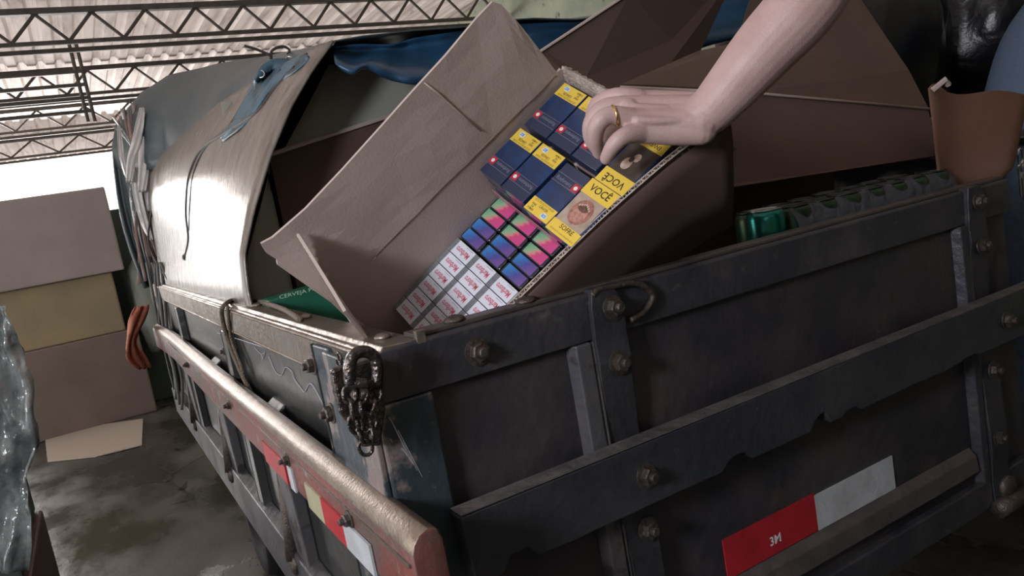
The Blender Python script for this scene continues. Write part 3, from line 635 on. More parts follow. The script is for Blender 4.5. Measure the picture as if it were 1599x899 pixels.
for i, (a, c) in enumerate(zip(spline([Vector((*p, 0)) for p in hem_t], 5), spline([Vector((*p, 0)) for p in hem_b], 5))):
    row = []
    for k in range(8):
        q = a.lerp(c, k / 7); h = on_sheet(q.x, q.y, 0.020 + 0.012 * math.sin(k * 1.7 + i * 0.5)) or W(q.x, q.y, y=1.2); row.append(h)
    rows.append(row)
b = BM(); grid(b, rows); part('hem', b, mat('hem_blue', (0.07, 0.14, 0.19), 0.5, col2=(0.035, 0.05, 0.06), scale=14, lo=0.45, hi=0.6), t, smooth=True, solid=0.004)
for p in ((452, 94), (408, 116)):
    c_ = on_sheet(*p, 0.035) or W(*p, y=1.2); b = BM(); tube(b, [c_ + (MR @ Vector((0.009 * math.cos(q), 0.009 * math.sin(q), 0))) for q in [2 * math.pi * k / 12 for k in range(12)]], 0.0022, 6, closed=True); part('eyelet', b, steel, t, smooth=True)
# strands and plastic strips bunched at the far corner
sg = thing('frayed_strips', 'bunch of frayed shiny plastic strips tied at the far left corner of the load', 'strips', W(225, 250, y=2.98))
random.seed(11)
for k in range(26):
    u = k / 25; yb = 2.86 + random.uniform(-0.05, 0.12)
    tpx, tpy = 178 + 62 * u + random.uniform(-5, 5), 172 + 30 * abs(u - 0.5) + random.uniform(-12, 12)
    P = [(tpx, tpy), (196 + 34 * u, 215), (214 + 18 * u + random.uniform(-3, 3), 252), (205 + 40 * u + random.uniform(-6, 6), 300), (212 + 44 * u + random.uniform(-8, 8), 360), (222 + 46 * u + random.uniform(-6, 6), 415 + random.uniform(-30, 30))]
    pts = spline([W(p[0], p[1], y=yb + 0.015 * j) for j, p in enumerate(P)], 5)
    b = BM(); w_ = random.uniform(0.003, 0.011); n = len(pts)
    rows = [[p + Vector((-w_ * math.cos(i * 0.2 + k), w_ * math.sin(i * 0.2 + k), 0)), p + Vector((w_ * math.cos(i * 0.2 + k), -w_ * math.sin(i * 0.2 + k), 0))] for i, p in enumerate(pts)]
    grid(b, rows); part('strip', b, strand if k % 3 else plastic, sg, smooth=True, solid=0.0015)
film = mat('glare_white', (0.88, 0.84, 0.82), 0.15, 0.0, bump=0.5, bscale=30, spec=0.9)  # extra white strips, overexposed glare put into their colour
for k, (a_, c_) in enumerate((([(222, 168), (219, 190), (214, 220), (206, 250), (202, 285)], 0.020), ([(230, 176), (229, 200), (228, 225), (226, 255), (222, 300)], 0.026), ([(186, 196), (188, 222), (192, 250), (200, 280)], 0.010), ([(238, 212), (243, 232), (247, 250), (240, 285)], 0.008), ([(210, 262), (214, 300), (226, 345), (238, 375)], 0.018), ([(236, 252), (232, 290), (234, 330)], 0.016))):
    pts = spline([W(p[0], p[1], y=2.80 + 0.01 * k) for p in a_], 6); n = len(pts) - 1
    b = BM(); grid(b, [[p + Vector(((j / 6 - 0.5) * 2 * c_ * (0.25 + 0.75 * math.sin(math.pi * min(1, (i + 2) / n * 0.8))), -0.008 * math.sin(j * 2.1 + i * 0.3), 0)) for j in range(7)] for i, p in enumerate(pts)])
    part('glare_strip', b, film, sg, smooth=True, solid=0.001)
b = BM(); c_ = W(232, 240, y=2.9); bmesh.ops.create_icosphere(b, subdivisions=4, radius=1)
for v in b.verts: v.co = c_ + Vector((v.co.x * 0.045, v.co.y * 0.05, v.co.z * 0.055)) * (1 + 0.3 * noise.noise(v.co * 2.5))
part('tied_bunch', b, plastic, sg, smooth=True)
b = BM()
for k in range(6):
    P = [(232 + k * 4, 410), (238 + k * 5, 450), (246 + k * 5, 500 + 8 * k), (262 + k * 4, 560 + 6 * k), (276 + k * 1, 600 + 8 * k)]
    tube(b, spline([W(p[0] + random.uniform(-4, 4), p[1], y=2.75 - 0.05 * k) for p in P], 5), 0.006, 6)
obj('cord_bundle', b, mat('grey_cord', (0.12, 0.12, 0.11), 0.5), smooth=True, label='bundle of loose grey cords hanging off the far end of the truck side', cat='cord')
b = BM(); P = [W(205, 480, y=2.8), W(215, 505, y=2.8), W(202, 535, y=2.8), W(198, 562, y=2.8)]
rows = []
for i, p in enumerate(spline([W(222, 478, y=2.8), W(214, 505, y=2.8), W(206, 535, y=2.8), W(212, 556, y=2.8), W(228, 575, y=2.8)], 5)):
    w_ = 0.026 + 0.008 * math.sin(i * 0.5); rows.append([p + Vector((w_ * (j / 4 - 1), 0.03 * math.sin(j * 1.6 + i * 0.3), 0)) for j in range(9)])
grid(b, rows); obj('orange_rag', b, orange, smooth=True, solid=0.006, label='orange rag hanging among the cords beside the far end of the truck', cat='rag')

# ---------------------------------------------------------------- cargo inside
bt = thing('beer_carton', 'green beer carton with white lettering inside the left side of the truck', 'carton', (0.2, 0.8, -0.4))
b = BM(); box(b, (0.030, 0.72, -0.40), (0.42, 0.79, 0.014))
for v in b.verts:
    if v.co.z > 0 and v.co.x > 0.1: v.co.z += 0.030
part('body', b, beergreen, bt, bevel=0.003)
q = W(470, 458, y=0.718)
text('CERVEJA PURO MALTE', mat('print_pale_green', (0.45, 0.62, 0.52), 0.5), bt, 0.014, 0.002, 0, 0.0105, rot=0.02, squeeze=1.35, mx=frame((q.x + 0.015, 0.7185, q.z), (1, 0, 0), (0, 0, 1), (0, -1, 0)))
b = BM(); box(b, (0.035, 0.750, 0.0125), (0.30, 0.760, 0.0145)); part('packing_tape', b, mat('tape_tan', (0.36, 0.28, 0.19), 0.4), bt)
# crate under the beer carton and goods that fill the bed
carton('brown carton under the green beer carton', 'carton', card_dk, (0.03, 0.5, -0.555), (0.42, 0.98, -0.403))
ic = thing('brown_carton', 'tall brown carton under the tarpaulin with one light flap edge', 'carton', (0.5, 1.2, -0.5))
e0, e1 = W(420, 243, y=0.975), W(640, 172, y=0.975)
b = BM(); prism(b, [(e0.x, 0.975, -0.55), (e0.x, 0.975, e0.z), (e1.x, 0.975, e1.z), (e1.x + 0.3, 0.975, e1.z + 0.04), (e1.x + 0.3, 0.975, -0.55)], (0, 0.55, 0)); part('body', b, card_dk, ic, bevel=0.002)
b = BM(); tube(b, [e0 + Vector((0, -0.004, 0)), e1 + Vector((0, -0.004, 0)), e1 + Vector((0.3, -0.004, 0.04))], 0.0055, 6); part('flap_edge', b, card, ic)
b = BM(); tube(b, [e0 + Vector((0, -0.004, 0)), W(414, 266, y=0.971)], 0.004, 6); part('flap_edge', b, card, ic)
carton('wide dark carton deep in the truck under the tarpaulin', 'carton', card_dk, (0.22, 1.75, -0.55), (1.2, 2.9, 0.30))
b = BM(); bx0 = W(420, 243, y=1.0)
rows = []
for i in range(13):
    row = []
    for k in range(10):
        zt = 0.50 - 0.02 * (i > 8); zb = 0.29; z = zb + (zt - zb) * k / 9
        xl = max(0.15, 0.145 + (z - 0.30) * 0.80 + 0.03); row.append(Vector((xl + (1.05 - xl) * i / 12, 0.992 + 0.003 * math.sin(i + k), z)))
    rows.append(row)
grid(b, rows)
rows = []
for i in range(6):
    row = []
    for k in range(10):
        z = -0.05 + 0.34 * k / 9; xl = 0.05 + max(0, z - 0.08) * 0.50; row.append(Vector((xl + (bx0.x - 0.012 - xl) * i / 5, 0.993, z)))
    rows.append(row)
grid(b, rows)
obj('interior_veil_panel', b, mat('veil_grey', (0.34, 0.345, 0.30), 0.7, bump=0.1, bscale=12), smooth=True, solid=0.003, label='added olive grey panel standing in for the pale veil behind the tall brown carton', cat='board')  # panel added so its pale colour carries the veil over the dark interior
b = BM(); rows = [[Vector((0.185 + 0.08 * i, 1.575 + 0.015 * math.sin(i * 1.3 + k * 0.5), -0.45 + k * 0.098)) for k in range(11)] for i in range(12)]; grid(b, rows)
obj('interior_fill_sheet', b, mat('veil_grey', (0.20, 0.205, 0.175), 0.7, bump=0.2, bscale=12), smooth=True, solid=0.003, label='added olive grey sheet lightening the dark interior under the tarpaulin', cat='sheet')  # sheet added to lighten the black space under the tarpaulin
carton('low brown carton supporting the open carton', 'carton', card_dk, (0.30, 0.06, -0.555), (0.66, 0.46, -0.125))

# big carton with open flaps on the right
bg_ = thing('large_open_carton', 'large brown carton with its flaps open behind the arm', 'carton', (1.0, 0.5, -0.1))
def poly_part(name, pts, m, parent, th=0.004):
    b = BM(); slab(b, pts, th); return part(name, b, m, parent, bevel=0.0006)
a1, a2, a3, a4 = W(968, 137, y=0.30), W(1450, 171, y=0.20), W(1466, 243, y=0.16), W(1148, 292, y=0.16)
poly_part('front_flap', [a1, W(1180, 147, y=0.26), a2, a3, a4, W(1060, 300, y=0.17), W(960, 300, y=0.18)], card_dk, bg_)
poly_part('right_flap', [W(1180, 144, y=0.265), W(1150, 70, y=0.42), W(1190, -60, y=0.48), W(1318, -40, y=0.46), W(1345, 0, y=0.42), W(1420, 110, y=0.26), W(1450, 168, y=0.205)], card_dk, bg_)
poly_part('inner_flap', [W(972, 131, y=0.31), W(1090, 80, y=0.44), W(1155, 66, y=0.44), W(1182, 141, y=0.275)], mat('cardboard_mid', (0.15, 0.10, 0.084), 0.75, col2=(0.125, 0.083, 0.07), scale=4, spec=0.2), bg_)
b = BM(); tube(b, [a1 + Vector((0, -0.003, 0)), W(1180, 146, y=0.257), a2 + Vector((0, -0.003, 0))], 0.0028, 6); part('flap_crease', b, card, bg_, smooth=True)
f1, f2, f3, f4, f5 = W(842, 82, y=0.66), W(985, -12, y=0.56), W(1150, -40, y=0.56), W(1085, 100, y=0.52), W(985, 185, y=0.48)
poly_part('left_flap', [f1, f2, f3, f4, f5, W(880, 190, y=0.58)], mat('cardboard_brown_shaded', (0.060, 0.040, 0.032), 0.8, spec=0.2), bg_)  # left flap darkened, the shadow on it put into the colour
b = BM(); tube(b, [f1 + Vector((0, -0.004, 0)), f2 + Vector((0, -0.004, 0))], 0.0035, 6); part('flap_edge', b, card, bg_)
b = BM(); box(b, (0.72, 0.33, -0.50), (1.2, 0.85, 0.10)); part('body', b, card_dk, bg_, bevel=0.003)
cc = thing('upright_carton', 'orange brown carton corner standing behind the right end of the tailgate', 'carton', (1.2, 0.1, -0.5))
p1, p2, p3, p4 = W(1451, 138, y=0.12), W(1590, 150, y=0.06), W(1570, 262, y=0.03), W(1466, 272, y=0.06)
q1 = W(1474, 122, y=0.10)
rows = [[p1.lerp(p2, i / 10) + Vector((0, 0.02 * math.sin(i * 0.5), 0.004 * math.sin(i * 1.1) + (0.008 if i in (1, 2) else 0))), p4.lerp(p3, i / 10) + Vector((0, 0.02 * math.sin(i * 0.4), 0)), p4.lerp(p3, i / 10) + Vector((-0.03 * i / 10, 0.022, -0.05))] for i in range(11)]
b = BM(); grid(b, rows); part('wall', b, mat('cardboard_orange', (0.20, 0.112, 0.080), 0.75, col2=(0.165, 0.092, 0.066), scale=5, spec=0.2), cc, solid=0.004, smooth=True)
b = BM(); tube(b, [p1 + Vector((0.004, -0.004, -0.006)), q1 + Vector((0.0, -0.004, -0.004)), q1 + Vector((0.01, -0.002, -0.015))], 0.006, 6); part('torn_tip', b, card, cc)

# cans in shrink film behind the tailgate
def can(loc, label=None):
    t = thing('drink_can', label, 'can', loc, group='green cans standing behind the tailgate')
    b = BM(); lathe(b, [(0.022, 0), (0.0285, 0.006), (0.031, 0.014), (0.031, 0.105), (0.0295, 0.112), (0.026, 0.118)], None, 24); obj('can_body', b, canm, t, smooth=True)
    b = BM(); lathe(b, [(0.0265, 0.1175), (0.027, 0.1205), (0.0255, 0.1205), (0.0245, 0.1165), (0.003, 0.1168)], None, 24); obj('can_lid', b, canlid, t, smooth=True)
    b = BM(); box(b, (-0.008, -0.005, 0.1172), (0.012, 0.005, 0.1184)); obj('pull_tab', b, canlid, t, bevel=0.001)
    return t
c0 = can((0.70, 0.080, -0.078), 'bright green can next to the open carton, first of the row behind the tailgate')
names = ['second', 'third', 'fourth', 'fifth', 'sixth', 'seventh', 'eighth']
k = 0
for r in range(2):
    for i in range(8 - r):
        if r == 0 and i == 0: continue
        c = copy_tree(c0); c.location = (0.70 + i * 0.0645 + r * 0.032, 0.080 + r * 0.056, -0.082 + random.uniform(-0.002, 0.001))
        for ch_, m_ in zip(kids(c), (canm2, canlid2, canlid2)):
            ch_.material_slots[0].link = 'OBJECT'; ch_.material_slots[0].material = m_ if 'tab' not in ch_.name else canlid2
        c['label'] = ('green can, %s from the open carton in the front row behind the tailgate' % names[i - 1]) if r == 0 else 'green can half hidden in the back row behind the tailgate'
        if r == 1: c['group'] = 'green cans in the back row'; c['label'] = 'green can in the back row, behind front cans %s' % ['one and two', 'two and three', 'three and four', 'four and five', 'five and six', 'six and seven', 'seven and eight'][i]
b = BM(); rows = []
for i in range(60):
    x = 0.735 + i * 0.44 / 59; rows.append([Vector((x, yy, zz + 0.004 * noise.noise(Vector((x * 60, yy * 60, 0))))) for yy, zz in ((0.0445, -0.04), (0.0445, 0.006), (0.050, 0.020), (0.062, 0.036))])
grid(b, rows); obj('shrink_wrap', b, shrink, smooth=True, solid=0.0008, label='torn dark shiny shrink film around the tops of the green cans', cat='film')
carton('low carton tray under the green cans', 'carton', card_dk, (0.668, 0.045, -0.30), (1.24, 0.17, -0.085))
carton('brown carton at the bottom right of the truck bed', 'carton', card_dk, (0.68, 0.05, -0.555), (1.22, 0.32, -0.302))

# ---------------------------------------------------------------- the open carton with cigarette packs
BU = Vector((0.0781, -0.8497, -0.5215)).normalized(); BV = Vector((-0.7696, 0.2811, -0.5734)); BV = (BV - BU * BV.dot(BU)).normalized()
BW = -BV; BN = BU.cross(BW); BO = Vector((0.3874, 0.1352, 0.2806))
FR = frame(BO, BU, BW, BN)                       # local x = across the packs, y = up the carton, z = out of it
def BP(u, v, n): return BO + BU * u + BV * v + BN * n
ob = thing('open_carton', 'open corrugated cardboard carton tipped towards the camera, full of cigarette packs', 'carton', mw=FR)
def L(u, v, n): return Vector((u, -v, n))
V0, V1, NB = -0.012, 0.455, -0.168
b = BM(); box(b, (-0.012, -V1, NB - 0.004), (0.226, -V0, NB)); obj('bottom', b, card, ob)
# far wall and its flap, one bend between them
def wall(name, rows, m=card, th=0.004, **k):
    b = BM(); grid(b, rows); return obj(name, b, m, ob, solid=th, smooth=False, **k)
wall('far_wall', [[L(-0.010, v, NB), L(-0.010, v, -0.06), L(-0.010 - 0.001 * math.sin(v * 9), v, 0.017)] for v in [V0 + (V1 - V0) * i / 12 for i in range(13)]])
def rayplane(px, py, u):
    r = ray(px, py); t = ((BO + BU * u) - CAM).dot(BU) / r.dot(BU); p = CAM + r * t - BO; return (p.dot(BU), p.dot(BV), p.dot(BN))
top_e = [(868, 112), (848, 84), (828, 58), (806, 30), (788, 10), (775, 6), (750, 32), (700, 90), (650, 146), (600, 202), (540, 268), (480, 330), (430, 376), (412, 386), (420, 400), (436, 410), (437, 418), (470, 440), (515, 470), (548, 502)]
# flap as a fan of strips between the fold and its outer edge
fold = [rayplane(*p, -0.010) for p in [(868, 118), (862, 122), (856, 128), (846, 138), (830, 154), (800, 184), (770, 214), (730, 254), (690, 292), (650, 334), (620, 364), (600, 384), (585, 400), (575, 412), (568, 425), (562, 440), (556, 455), (553, 470), (550, 488), (549, 503)]]
fe = [rayplane(*p, -0.010) for p in top_e]
rows = []
for i, (a, c) in enumerate(zip(fold, fe)):
    row = []
    for k in range(7):
        u = k / 6; v = a[1] + (c[1] - a[1]) * u; n = a[2] + (c[2] - a[2]) * u
        dn = max(0, n - 0.02); bend = -0.06 * dn + 0.004 * noise.noise(Vector((v * 12, n * 12, 0)))
        row.append(L(-0.010 + bend, v, n))
    rows.append(row)
wall('far_flap', rows)
b = BM(); P = [L(-0.0085, a[1], a[2]) for a in fold[:13]]; tube(b, P, 0.0013, 6); obj('fold_crease', b, mat('crease', (0.20, 0.14, 0.11), 0.9), ob)
b = BM(); P = [rayplane(*p, -0.0085) for p in ((668, 133), (690, 150), (720, 178), (752, 205))]; tube(b, [L(-0.0095 - 0.06 * max(0, p[2] - 0.02) + 0.002, p[1], p[2]) for p in P], 0.0012, 6); obj('dent_crease', b, card, ob, smooth=True)
# upper end wall with its crushed torn rim
wall('upper_wall', [[L(u, V0, NB), L(u, V0, -0.02), L(u, V0 - 0.001, 0.006)] for u in (-0.010, 0.05, 0.11, 0.17, 0.225)])
rows = []
for i in range(60):
    u = -0.014 + i * 0.245 / 59; a = 0.004 * noise.noise(Vector((u * 150, 0, 0))); c = 0.005 * noise.noise(Vector((u * 210, 3, 0)))
    rows.append([L(u, V0 + 0.002, -0.004), L(u, V0 - 0.001 + a * 0.3, 0.008 + a), L(u, V0 - 0.006 + c * 0.6, 0.014 + c), L(u, V0 - 0.011 + a, 0.008 + c * 0.5), L(u, V0 - 0.008, -0.01)])
b = BM(); grid(b, rows); obj('torn_rim', b, card_torn, ob, solid=0.0015, label='crushed pale torn rim')
# near wall: two liners with the fluting between them, showing along the cut rim
rim = [(0.2035, 0.455), (0.2075, 0.36), (0.2110, 0.27), (0.2145, 0.19), (0.2178, 0.1235), (0.224, 0.06), (0.2310, 0.0075), (0.240, -0.03), (0.2507, -0.0655)]
rs = spline([Vector((u, v, 0)) for u, v in rim], 24)
def liner(off, name):
    rows = [[L(min(p.x, 0.222) + off if False else 0.222 + off, p.y, NB) if p.y > -0.013 else L(p.x + off, p.y, -0.06), L(0.5 * (p.x + 0.222) + off, p.y, -0.05), L(p.x + off, p.y, 0.0)] for p in rs]
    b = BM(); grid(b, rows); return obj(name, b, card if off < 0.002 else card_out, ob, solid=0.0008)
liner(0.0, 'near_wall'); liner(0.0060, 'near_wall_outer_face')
b = BM(); rows = []; acc = 0.0; pr = rs[0]
fine = []
for i in range(len(rs) - 1):
    for k in range(3): fine.append(rs[i].lerp(rs[i + 1], k / 3))
for p in fine:
    acc += (p - pr).length; pr = p; o_ = 0.0030 + 0.0025 * math.sin(acc / 0.0095 * 2 * math.pi); rows.append([L(p.x + o_, p.y, -0.016), L(p.x + o_, p.y, 0.0002)])
grid(b, rows); obj('fluting', b, card_edge, ob, solid=0.0006)
for off in (0.0, 0.0060):
    b = BM(); tube(b, [L(p.x + off, p.y, 0.0002) for p in rs[::3]], 0.0009, 5); obj('liner_edge', b, card_edge, ob)
# lower end wall and the flap that stands up from it
wall('lower_wall', [[L(u, V1, NB), L(u, V1, -0.10), L(u, V1, -0.036)] for u in (-0.010, 0.06, 0.13, 0.205)], m=card)
tip = rayplane(465, 366, -0.006); root = rayplane(549, 503, -0.006)
rows = []
for i in range(9):
    u = i / 8 * 0.16; tw = u * 0.10
    rows.append([L(-0.006 + u, root[1] + (tip[1] - root[1] + tw) * k / 6, root[2] + (tip[2] - root[2]) * k / 6 - 0.004 * math.sin(u * 12)) for k in range(7)])
wall('lower_flap', rows, m=card)
b = BM(); P = [L(-0.007, root[1] + (tip[1] - root[1]) * k / 30, root[2] + (tip[2] - root[2]) * k / 30) for k in range(31)]
rows = [[p + Vector((0, 0.002 * math.sin(i * 2.1), 0)), p + Vector((-0.003, 0.002 * math.sin(i * 2.1), 0))] for i, p in enumerate(P)]; grid(b, rows); obj('fluting', b, card_edge, ob, solid=0.0007)
# near flap folded down against the outside
rows = []
for i in range(15):
    p = rs[int(i / 14 * (len(rs) - 1))]; sh = 0.05 * (i / 14)
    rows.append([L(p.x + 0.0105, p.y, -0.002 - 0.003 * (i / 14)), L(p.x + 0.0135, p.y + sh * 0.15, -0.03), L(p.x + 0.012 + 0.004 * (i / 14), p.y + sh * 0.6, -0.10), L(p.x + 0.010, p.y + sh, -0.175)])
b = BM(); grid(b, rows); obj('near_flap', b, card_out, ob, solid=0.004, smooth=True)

b = BM(); box(b, (0.0, -0.083, NB), (0.208, 0.004, -0.0225)); obj('inner_tray', b, card, ob)
# cigarette packs
def packframe(u, v, n): return FR @ Matrix.Translation((u, -v, n))
PWd, PL, PT = 0.0515, 0.0845, 0.0215
def disc(bm, c, rx, ry, z0, z1, seg=20):
    lathe(bm, [(1, z0), (1, z1)], Matrix.Translation((c[0], c[1], 0)) @ Matrix.Diagonal((rx, ry, 1, 1)), seg)
def navy_pack(label, photo=None):
    """origin at the top left corner of the upper face; x across, -y towards the tail"""
    t = thing('cigarette_pack', label, 'pack', mw=FR, group='navy cigarette packs in the open carton')
    b = BM(); box(b, (0, -PL, -PT), (PWd, 0, 0)); obj('pack_body', b, navy, t, bevel=0.0012)
    b = BM(); box(b, (0.0006, -PL - 0.0003, -PT + 0.0003), (PWd - 0.0006, -PL + 0.029, 0.0003)); obj('lid', b, navy_lid, t, bevel=0.0008)
    b = BM(); box(b, (0.0006, -0.0225, 0), (PWd - 0.0006, -0.0003, 0.0005)); lb = obj('warning_label', b, yellow, t)
    text('ESTE PRODUTO CAUSA', olive, lb, PWd / 2, -0.0195, 0.0006, 0.0044, rot=math.pi, squeeze=0.85, bold=0.01)
    text('CÂNCER', black, lb, 0.0225, -0.0143, 0.0006, 0.0056, rot=math.pi, squeeze=0.8, bold=0.01)
    for s_, y_ in (('PARE', -0.0125), ('DE', -0.0085), ('FUMAR', -0.0045)): text(s_, black, lb, 0.0405, y_, 0.0006, 0.0044, rot=math.pi, squeeze=0.85, bold=0.01)
    b = BM(); disc(b, (0.0135, -0.0068), 0.0058, 0.0042, 0.0005, 0.0008); st = obj('helpline_sticker', b, mat('sticker_white', (0.66, 0.78, 0.86), 0.4), lb)
    b = BM(); box(b, (0.0098, -0.0090, 0.0008), (0.0172, -0.0046, 0.0010)); obj('helpline_panel', b, skyblue, lb)
    text('136', white, lb, 0.0135, -0.0068, 0.0012, 0.0042, rot=math.pi, bold=0.02)
    b = BM(); box(b, (0.0008, -0.0675, 0.0003), (0.0130, -0.0560, 0.0007)); eb = obj('emblem', b, packred, t)
    b = BM(); disc(b, (0.0069, -0.0618), 0.0032, 0.0030, 0.0007, 0.0009); obj('emblem_mark', b, white, eb)
    text('Rothmans', greyprint, t, 0.031, -0.0615, 0.0006, 0.0085, rot=math.pi, squeeze=0.9)
    b = BM(); box(b, (0.0, -0.0553, 0.0003), (PWd, -0.0549, 0.0006)); box(b, (0.0, -0.0692, 0.0003), (PWd, -0.0688, 0.0006)); obj('film_seam', b, greyprint, t)
    return t
np0 = navy_pack('navy cigarette pack with a yellow warning at the upper far corner of the carton')
rowsn = [('second navy pack of the top row, its yellow warning beside the fingers', 1, 0, 0), ('third navy pack of the top row, under the fingers', 2, 0, 0),
         ('navy pack at the far end of the second row, below the corner pack', 0, 1, 0), ('second navy pack of the second row, right of the first', 1, 1, 0)]
for lab, c, r, l in rowsn:
    o = copy_tree(np0); o['label'] = lab; o.matrix_world = packframe(c * 0.0546, r * 0.0885 - (0.004 if r == 0 else 0), 0)
np0.matrix_world = packframe(0, -0.004, 0)
o = copy_tree(np0); o['label'] = 'navy pack turned the other way, upright yellow warning above the green and pink packs'
o.matrix_world = packframe(2 * 0.0546 + 0.0035 + PWd, 0.0925 + PL + 0.0005, 0) @ Matrix.Rotation(math.pi, 4, 'Z')
plain = None
for l in (1, 2, 3):
    for r in (1,):
        for c in range(4):
            if plain is None:
                plain = thing('cigarette_pack', 'navy cigarette pack in the lower layers under the top packs', 'pack', group='navy packs under the second row')
                b = BM(); box(b, (0, -PL, -PT), (PWd, 0, 0)); obj('pack_body', b, navy, plain, bevel=0.0012); b = BM(); box(b, (0.001, -PL - 0.0004, -PT + 0.002), (PWd - 0.001, -PL + 0.001, -0.004)); obj('end_panel', b, navy_lid, plain)
                o = plain
            else: o = copy_tree(plain)
            o['label'] = 'navy pack %s under the %s pack of the second row' % (['', 'directly', 'two layers', 'three layers'][l], ['first', 'second', 'third', 'fourth'][c])
            o.matrix_world = packframe(c * 0.0546, r * 0.0885, -l * 0.0222)
def photo_pack(label, kind):
    t = thing('cigarette_pack', label, 'pack', mw=FR, group='packs with warning photographs')
    b = BM(); box(b, (0, -0.0905, -PT), (0.0545, 0, 0)); obj('pack_body', b, navy, t, bevel=0.0012)
    b = BM(); box(b, (0.0003, -0.0235, 0), (0.0545, -0.0003, 0.0006)); lb = obj('warning_band', b, yellow, t)
    b = BM(); box(b, (0.0003, -0.0900, 0), (0.0545, -0.0715, 0.0006)); lb2 = obj('warning_band', b, yellow, t)
    b = BM(); box(b, (0.002, -0.0714, 0), (0.050, -0.0236, 0.0005)); ph = obj('warning_photo', b, photo_skin if kind else photo_dark, t, bevel=0)
    if kind:
        text('VOCÊ', black, lb, 0.0275, -0.0115, 0.0007, 0.0150, squeeze=0.95, bold=0.012)
        text('SOFRE', black, lb2, 0.030, -0.0765, 0.0007, 0.0095, squeeze=0.95, bold=0.01); text('ESTE PRODUTO CAUSA CÂNCER DE BOCA', olive, lb2, 0.029, -0.0855, 0.0007, 0.0032, squeeze=0.75)
        # photographed open mouth, flat print
        b = BM(); disc(b, (0.027, -0.047), 0.0170, 0.0195, 0.0005, 0.0007, 28); obj('printed_lips', b, photo_lip, ph)
        b = BM(); disc(b, (0.027, -0.051), 0.0115, 0.0125, 0.0007, 0.0008, 24); obj('printed_tongue', b, mat('print_tongue', (0.52, 0.28, 0.22), 0.35, col2=(0.36, 0.15, 0.12), scale=200, coat=0.5), ph)
        b = BM(); disc(b, (0.026, -0.0405), 0.0095, 0.0060, 0.0008, 0.0009, 20); obj('printed_mouth', b, mat('print_mouth_dark', (0.09, 0.04, 0.03), 0.4, col2=(0.22, 0.10, 0.08), scale=260), ph)
        b = BM()
        for q in range(7): disc(b, (0.017 + q * 0.0031, -0.0345 - 0.0022 * abs(q - 3) ** 1.2 * 0.6), 0.0014, 0.0018, 0.0009, 0.0011, 10)
        obj('printed_teeth', b, photo_pale, ph)
    else:
        text('VOCÊ', black, lb, 0.0275, -0.0115, 0.0007, 0.0150, squeeze=0.95, bold=0.012)
        text('ENVELHECE', black, lb2, 0.0275, -0.0795, 0.0007, 0.0085, squeeze=0.85, bold=0.01)
        b = BM(); disc(b, (0.033, -0.040), 0.0075, 0.0095, 0.0005, 0.0007); disc(b, (0.026, -0.053), 0.0055, 0.0065, 0.0005, 0.0007); obj('printed_face', b, photo_pale, ph)
        b = BM(); disc(b, (0.031, -0.048), 0.0035, 0.0045, 0.0007, 0.0009); obj('printed_shadow', b, photo_dark, ph)
    return t
p1_ = photo_pack('pack with a mouth photograph between yellow bands reading VOCÊ and SOFRE', True); p1_.matrix_world = packframe(0.1655, 0.0905, 0.0005)
p2_ = photo_pack('pack with a dark photograph and upside down VOCÊ, next to the fingertips', False); p2_.matrix_world = packframe(0.1665 + 0.0545 + 0.002, 0.0900, 0.0005) @ Matrix.Rotation(math.pi, 4, 'Z')

# layer of packs seen from their ends: green and pink, blue and violet, white
U0, VV0, NN = -0.0085, 0.174, -0.074
def end_pack(label, face, group, name='cigarette_pack'):
    t = thing(name, label, 'pack', mw=FR, group=group)
    w, h, c = 0.0508, 0.0205, 0.0030
    b = BM(); pts = [(c, 0), (w - c, 0), (w, -c), (w, -h + c), (w - c, -h), (c, -h), (0, -h + c), (0, -c)]
    prism(b, [(x, y, -0.085) for x, y in pts], (0, 0, 0.085)); obj('pack_body', b, packdark, t, bevel=0.0012)
    b = BM(); x0, x1, y0, y1 = 0.0040, w - 0.0040, -0.0014, -h + 0.0020; prism(b, [(x0, y0, 0), (x1, y0, 0), (x1, y1, 0), (x0, y1, 0)], (0, 0, 0.0008)); obj('printed_end', b, face, t, bevel=0.0005)
    return t
ords = ['first', 'second', 'third', 'fourth']
gp = end_pack('green and pink pack, first from the far wall in the upper green row', greenpink, 'green and pink cigarette packs')
bp_ = end_pack('blue and violet pack, first from the far wall in the upper blue row', blueviolet, 'blue and violet cigarette packs')
for r in range(4):
    for c in range(4):
        src = gp if r < 2 else bp_
        o = src if (c == 0 and r in (0, 2)) else copy_tree(src)
        kind = 'green and pink' if r < 2 else 'blue and violet'; rn = ('upper' if r % 2 == 0 else 'lower') + (' green' if r < 2 else ' blue')
        o['label'] = '%s pack, %s from the light carton wall, %s row' % (kind, ords[c], rn)
        o.matrix_world = packframe(U0 + c * 0.0532, VV0 + 0.001 + r * 0.02125, NN + random.uniform(-0.0006, 0.0006))
def white_pack():
    t = thing('cigarette_pack', '-', 'pack', mw=FR, group='white cigarette packs with red lettering')
    w, h = 0.0520, 0.0228
    b = BM(); box(b, (0, -h, -0.083), (w, 0, 0)); obj('pack_body', b, offwhite, t, bevel=0.0005)
    b = BM(); box(b, (0.0002, -h + 0.0003, 0), (0.0098, -0.0003, 0.0005)); sb = obj('silver_band', b, silver, t)
    b = BM()
    for q in range(6): disc(b, (0.005, -0.003 - q * 0.0033), 0.0012, 0.0009, 0.0005, 0.0006, 8)
    obj('band_print', b, greyprint, sb)
    text('Marlboro', logo_red, t, 0.0305, -0.0122, 0.0004, 0.0135, rot=math.pi, squeeze=0.62, bold=0.012)
    b = BM(); box(b, (0.030, -0.0032, 0.0), (0.046, -0.0026, 0.0003)); obj('small_print', b, greyprint, t)
    return t
wp = white_pack(); fw = True
